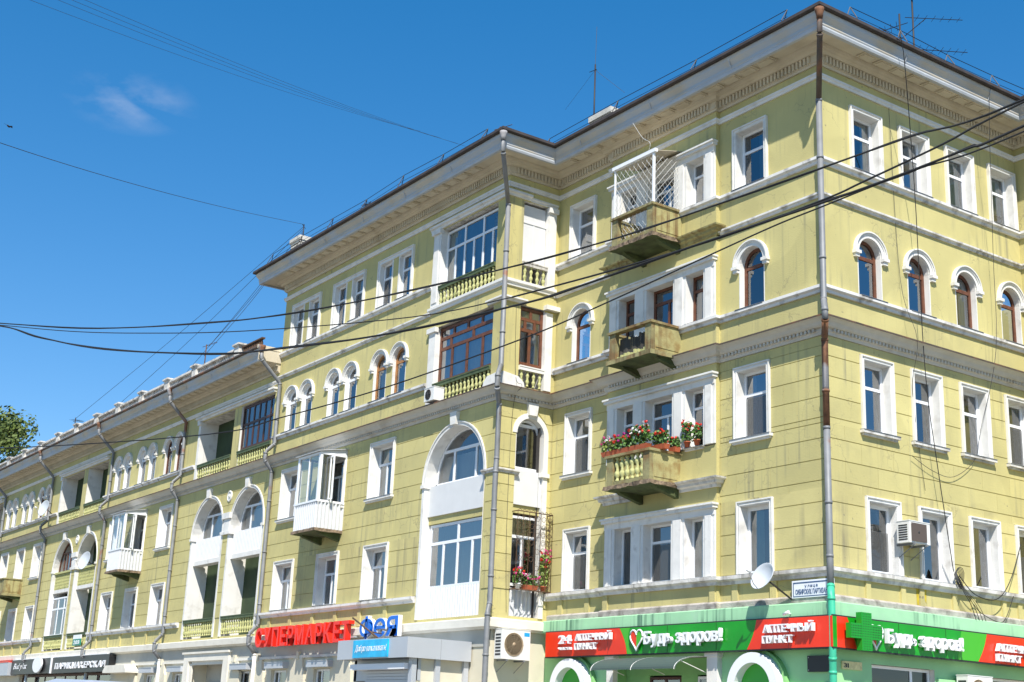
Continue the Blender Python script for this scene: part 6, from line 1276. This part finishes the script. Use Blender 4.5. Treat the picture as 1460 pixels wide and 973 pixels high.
# minivan whose roof shows at the bottom edge
vn = thing('minivan', 'silver minivan whose roof shows at the lower left edge', 'van', loc=(8.0, -19.3, -0.1)); vn.scale = (1, 1, 1.018)
b = MB(); prof = [(-2.35, 0.35), (-2.38, 0.8), (-2.25, 1.0), (-1.35, 1.18), (-0.75, 1.80), (-0.3, 1.93), (0.6, 2.0), (1.6, 1.98), (2.1, 1.90), (2.3, 1.3), (2.36, 0.7), (2.34, 0.38)]
secs = []
for s in (-0.9, -0.86, -0.7, 0.7, 0.86, 0.9):
    k = {0.9: 1.0, 0.86: 0.6, 0.7: 0.0}[abs(s)]; secs.append([(x * (1 - 0.01 * k), s - math.copysign(max(0, (z - 1.1)) * 0.14, s), z - (0.10 * k if z > 1.5 else 0.02 * k)) for x, z in prof])
for A, C_ in zip(secs, secs[1:]):
    for k in range(len(prof) - 1): b.face([A[k], A[k + 1], C_[k + 1], C_[k]], 0, True)
    b.face([A[-1], A[0], C_[0], C_[-1]])
b.face(secs[0]); b.face(secs[-1][::-1]); obj('body', b, vn, mats='car_paint')
for s in (-1, 1):
    y = lambda z: s * (0.905 - max(0, z - 1.1) * 0.14)
    for (x0, x1, x2, x3) in ((-1.05, -0.05, -0.05, -0.62), (0.05, 1.0, 1.0, 0.05), (1.1, 2.1, 1.95, 1.1)):
        b = MB(); b.face([(x0, y(1.2), 1.2), (x1, y(1.2), 1.2), (x2, y(1.75), 1.75), (x3, y(1.75), 1.75)]); obj('side_window', b, vn, mats='glass_car')
    for x in (-1.45, 1.45):
        b = MB(); b.lathe([(0.2, 0), (0.33, 0.0), (0.34, 0.05), (0.34, 0.16), (0.33, 0.2), (0.2, 0.2)], 18, (0, 0, 0), axis='y'); o = obj('wheel', b, vn, mats='tyre'); o.location = (x, s * 0.9 + 0.1, 0.34); b = MB(); b.lathe([(0.21, -0.01), (0.2, 0.21), (0.05, 0.215)], 14, axis='y'); obj('rim', b, o, mats='alloy')
b = MB(); b.face([(2.12, -0.7, 1.85), (2.12, 0.7, 1.85), (2.31, 0.78, 1.3), (2.31, -0.78, 1.3)]); obj('rear_window', b, vn, mats='glass_car')
b = MB(); b.face([(-1.30, -0.78, 1.22), (-1.30, 0.78, 1.22), (-0.77, 0.68, 1.81), (-0.77, -0.68, 1.81)]); obj('windscreen', b, vn, mats='glass_car')
for s in (-1, 1):
    b = MB(); b.box(2.24, 2.37, s * 0.78 - 0.06, s * 0.78 + 0.06, 0.8, 1.2); obj('tail_light', b, vn, mats='lamp_red'); b = MB(); b.box(-2.39, -2.25, s * 0.65 - 0.16, s * 0.65 + 0.16, 0.72, 0.9); obj('headlight', b, vn, mats='lamp_clear')
bd = thing('bird', 'tiny dark bird flying in the left sky', 'bird', loc=(-36.96, -11.35, 26.66)); bd.scale = (0.6, 0.6, 0.6)
b = MB(); b.lathe([(0.01, -0.2), (0.06, -0.1), (0.07, 0.0), (0.05, 0.1), (0.01, 0.18)], 8); o = obj('body', b, bd, mats='bird'); o.rotation_euler = (math.radians(80), 0, math.radians(40))
b = MB(); b.face([(0, 0, 0.02), (-0.25, -0.22, 0.22), (-0.38, -0.30, 0.30), (-0.12, 0.02, 0.04)]); b.face([(0, 0, 0.02), (0.1, 0.26, 0.06), (-0.08, 0.34, -0.05), (-0.1, 0.05, 0.02)]); obj('wings', b, bd, mats='bird')
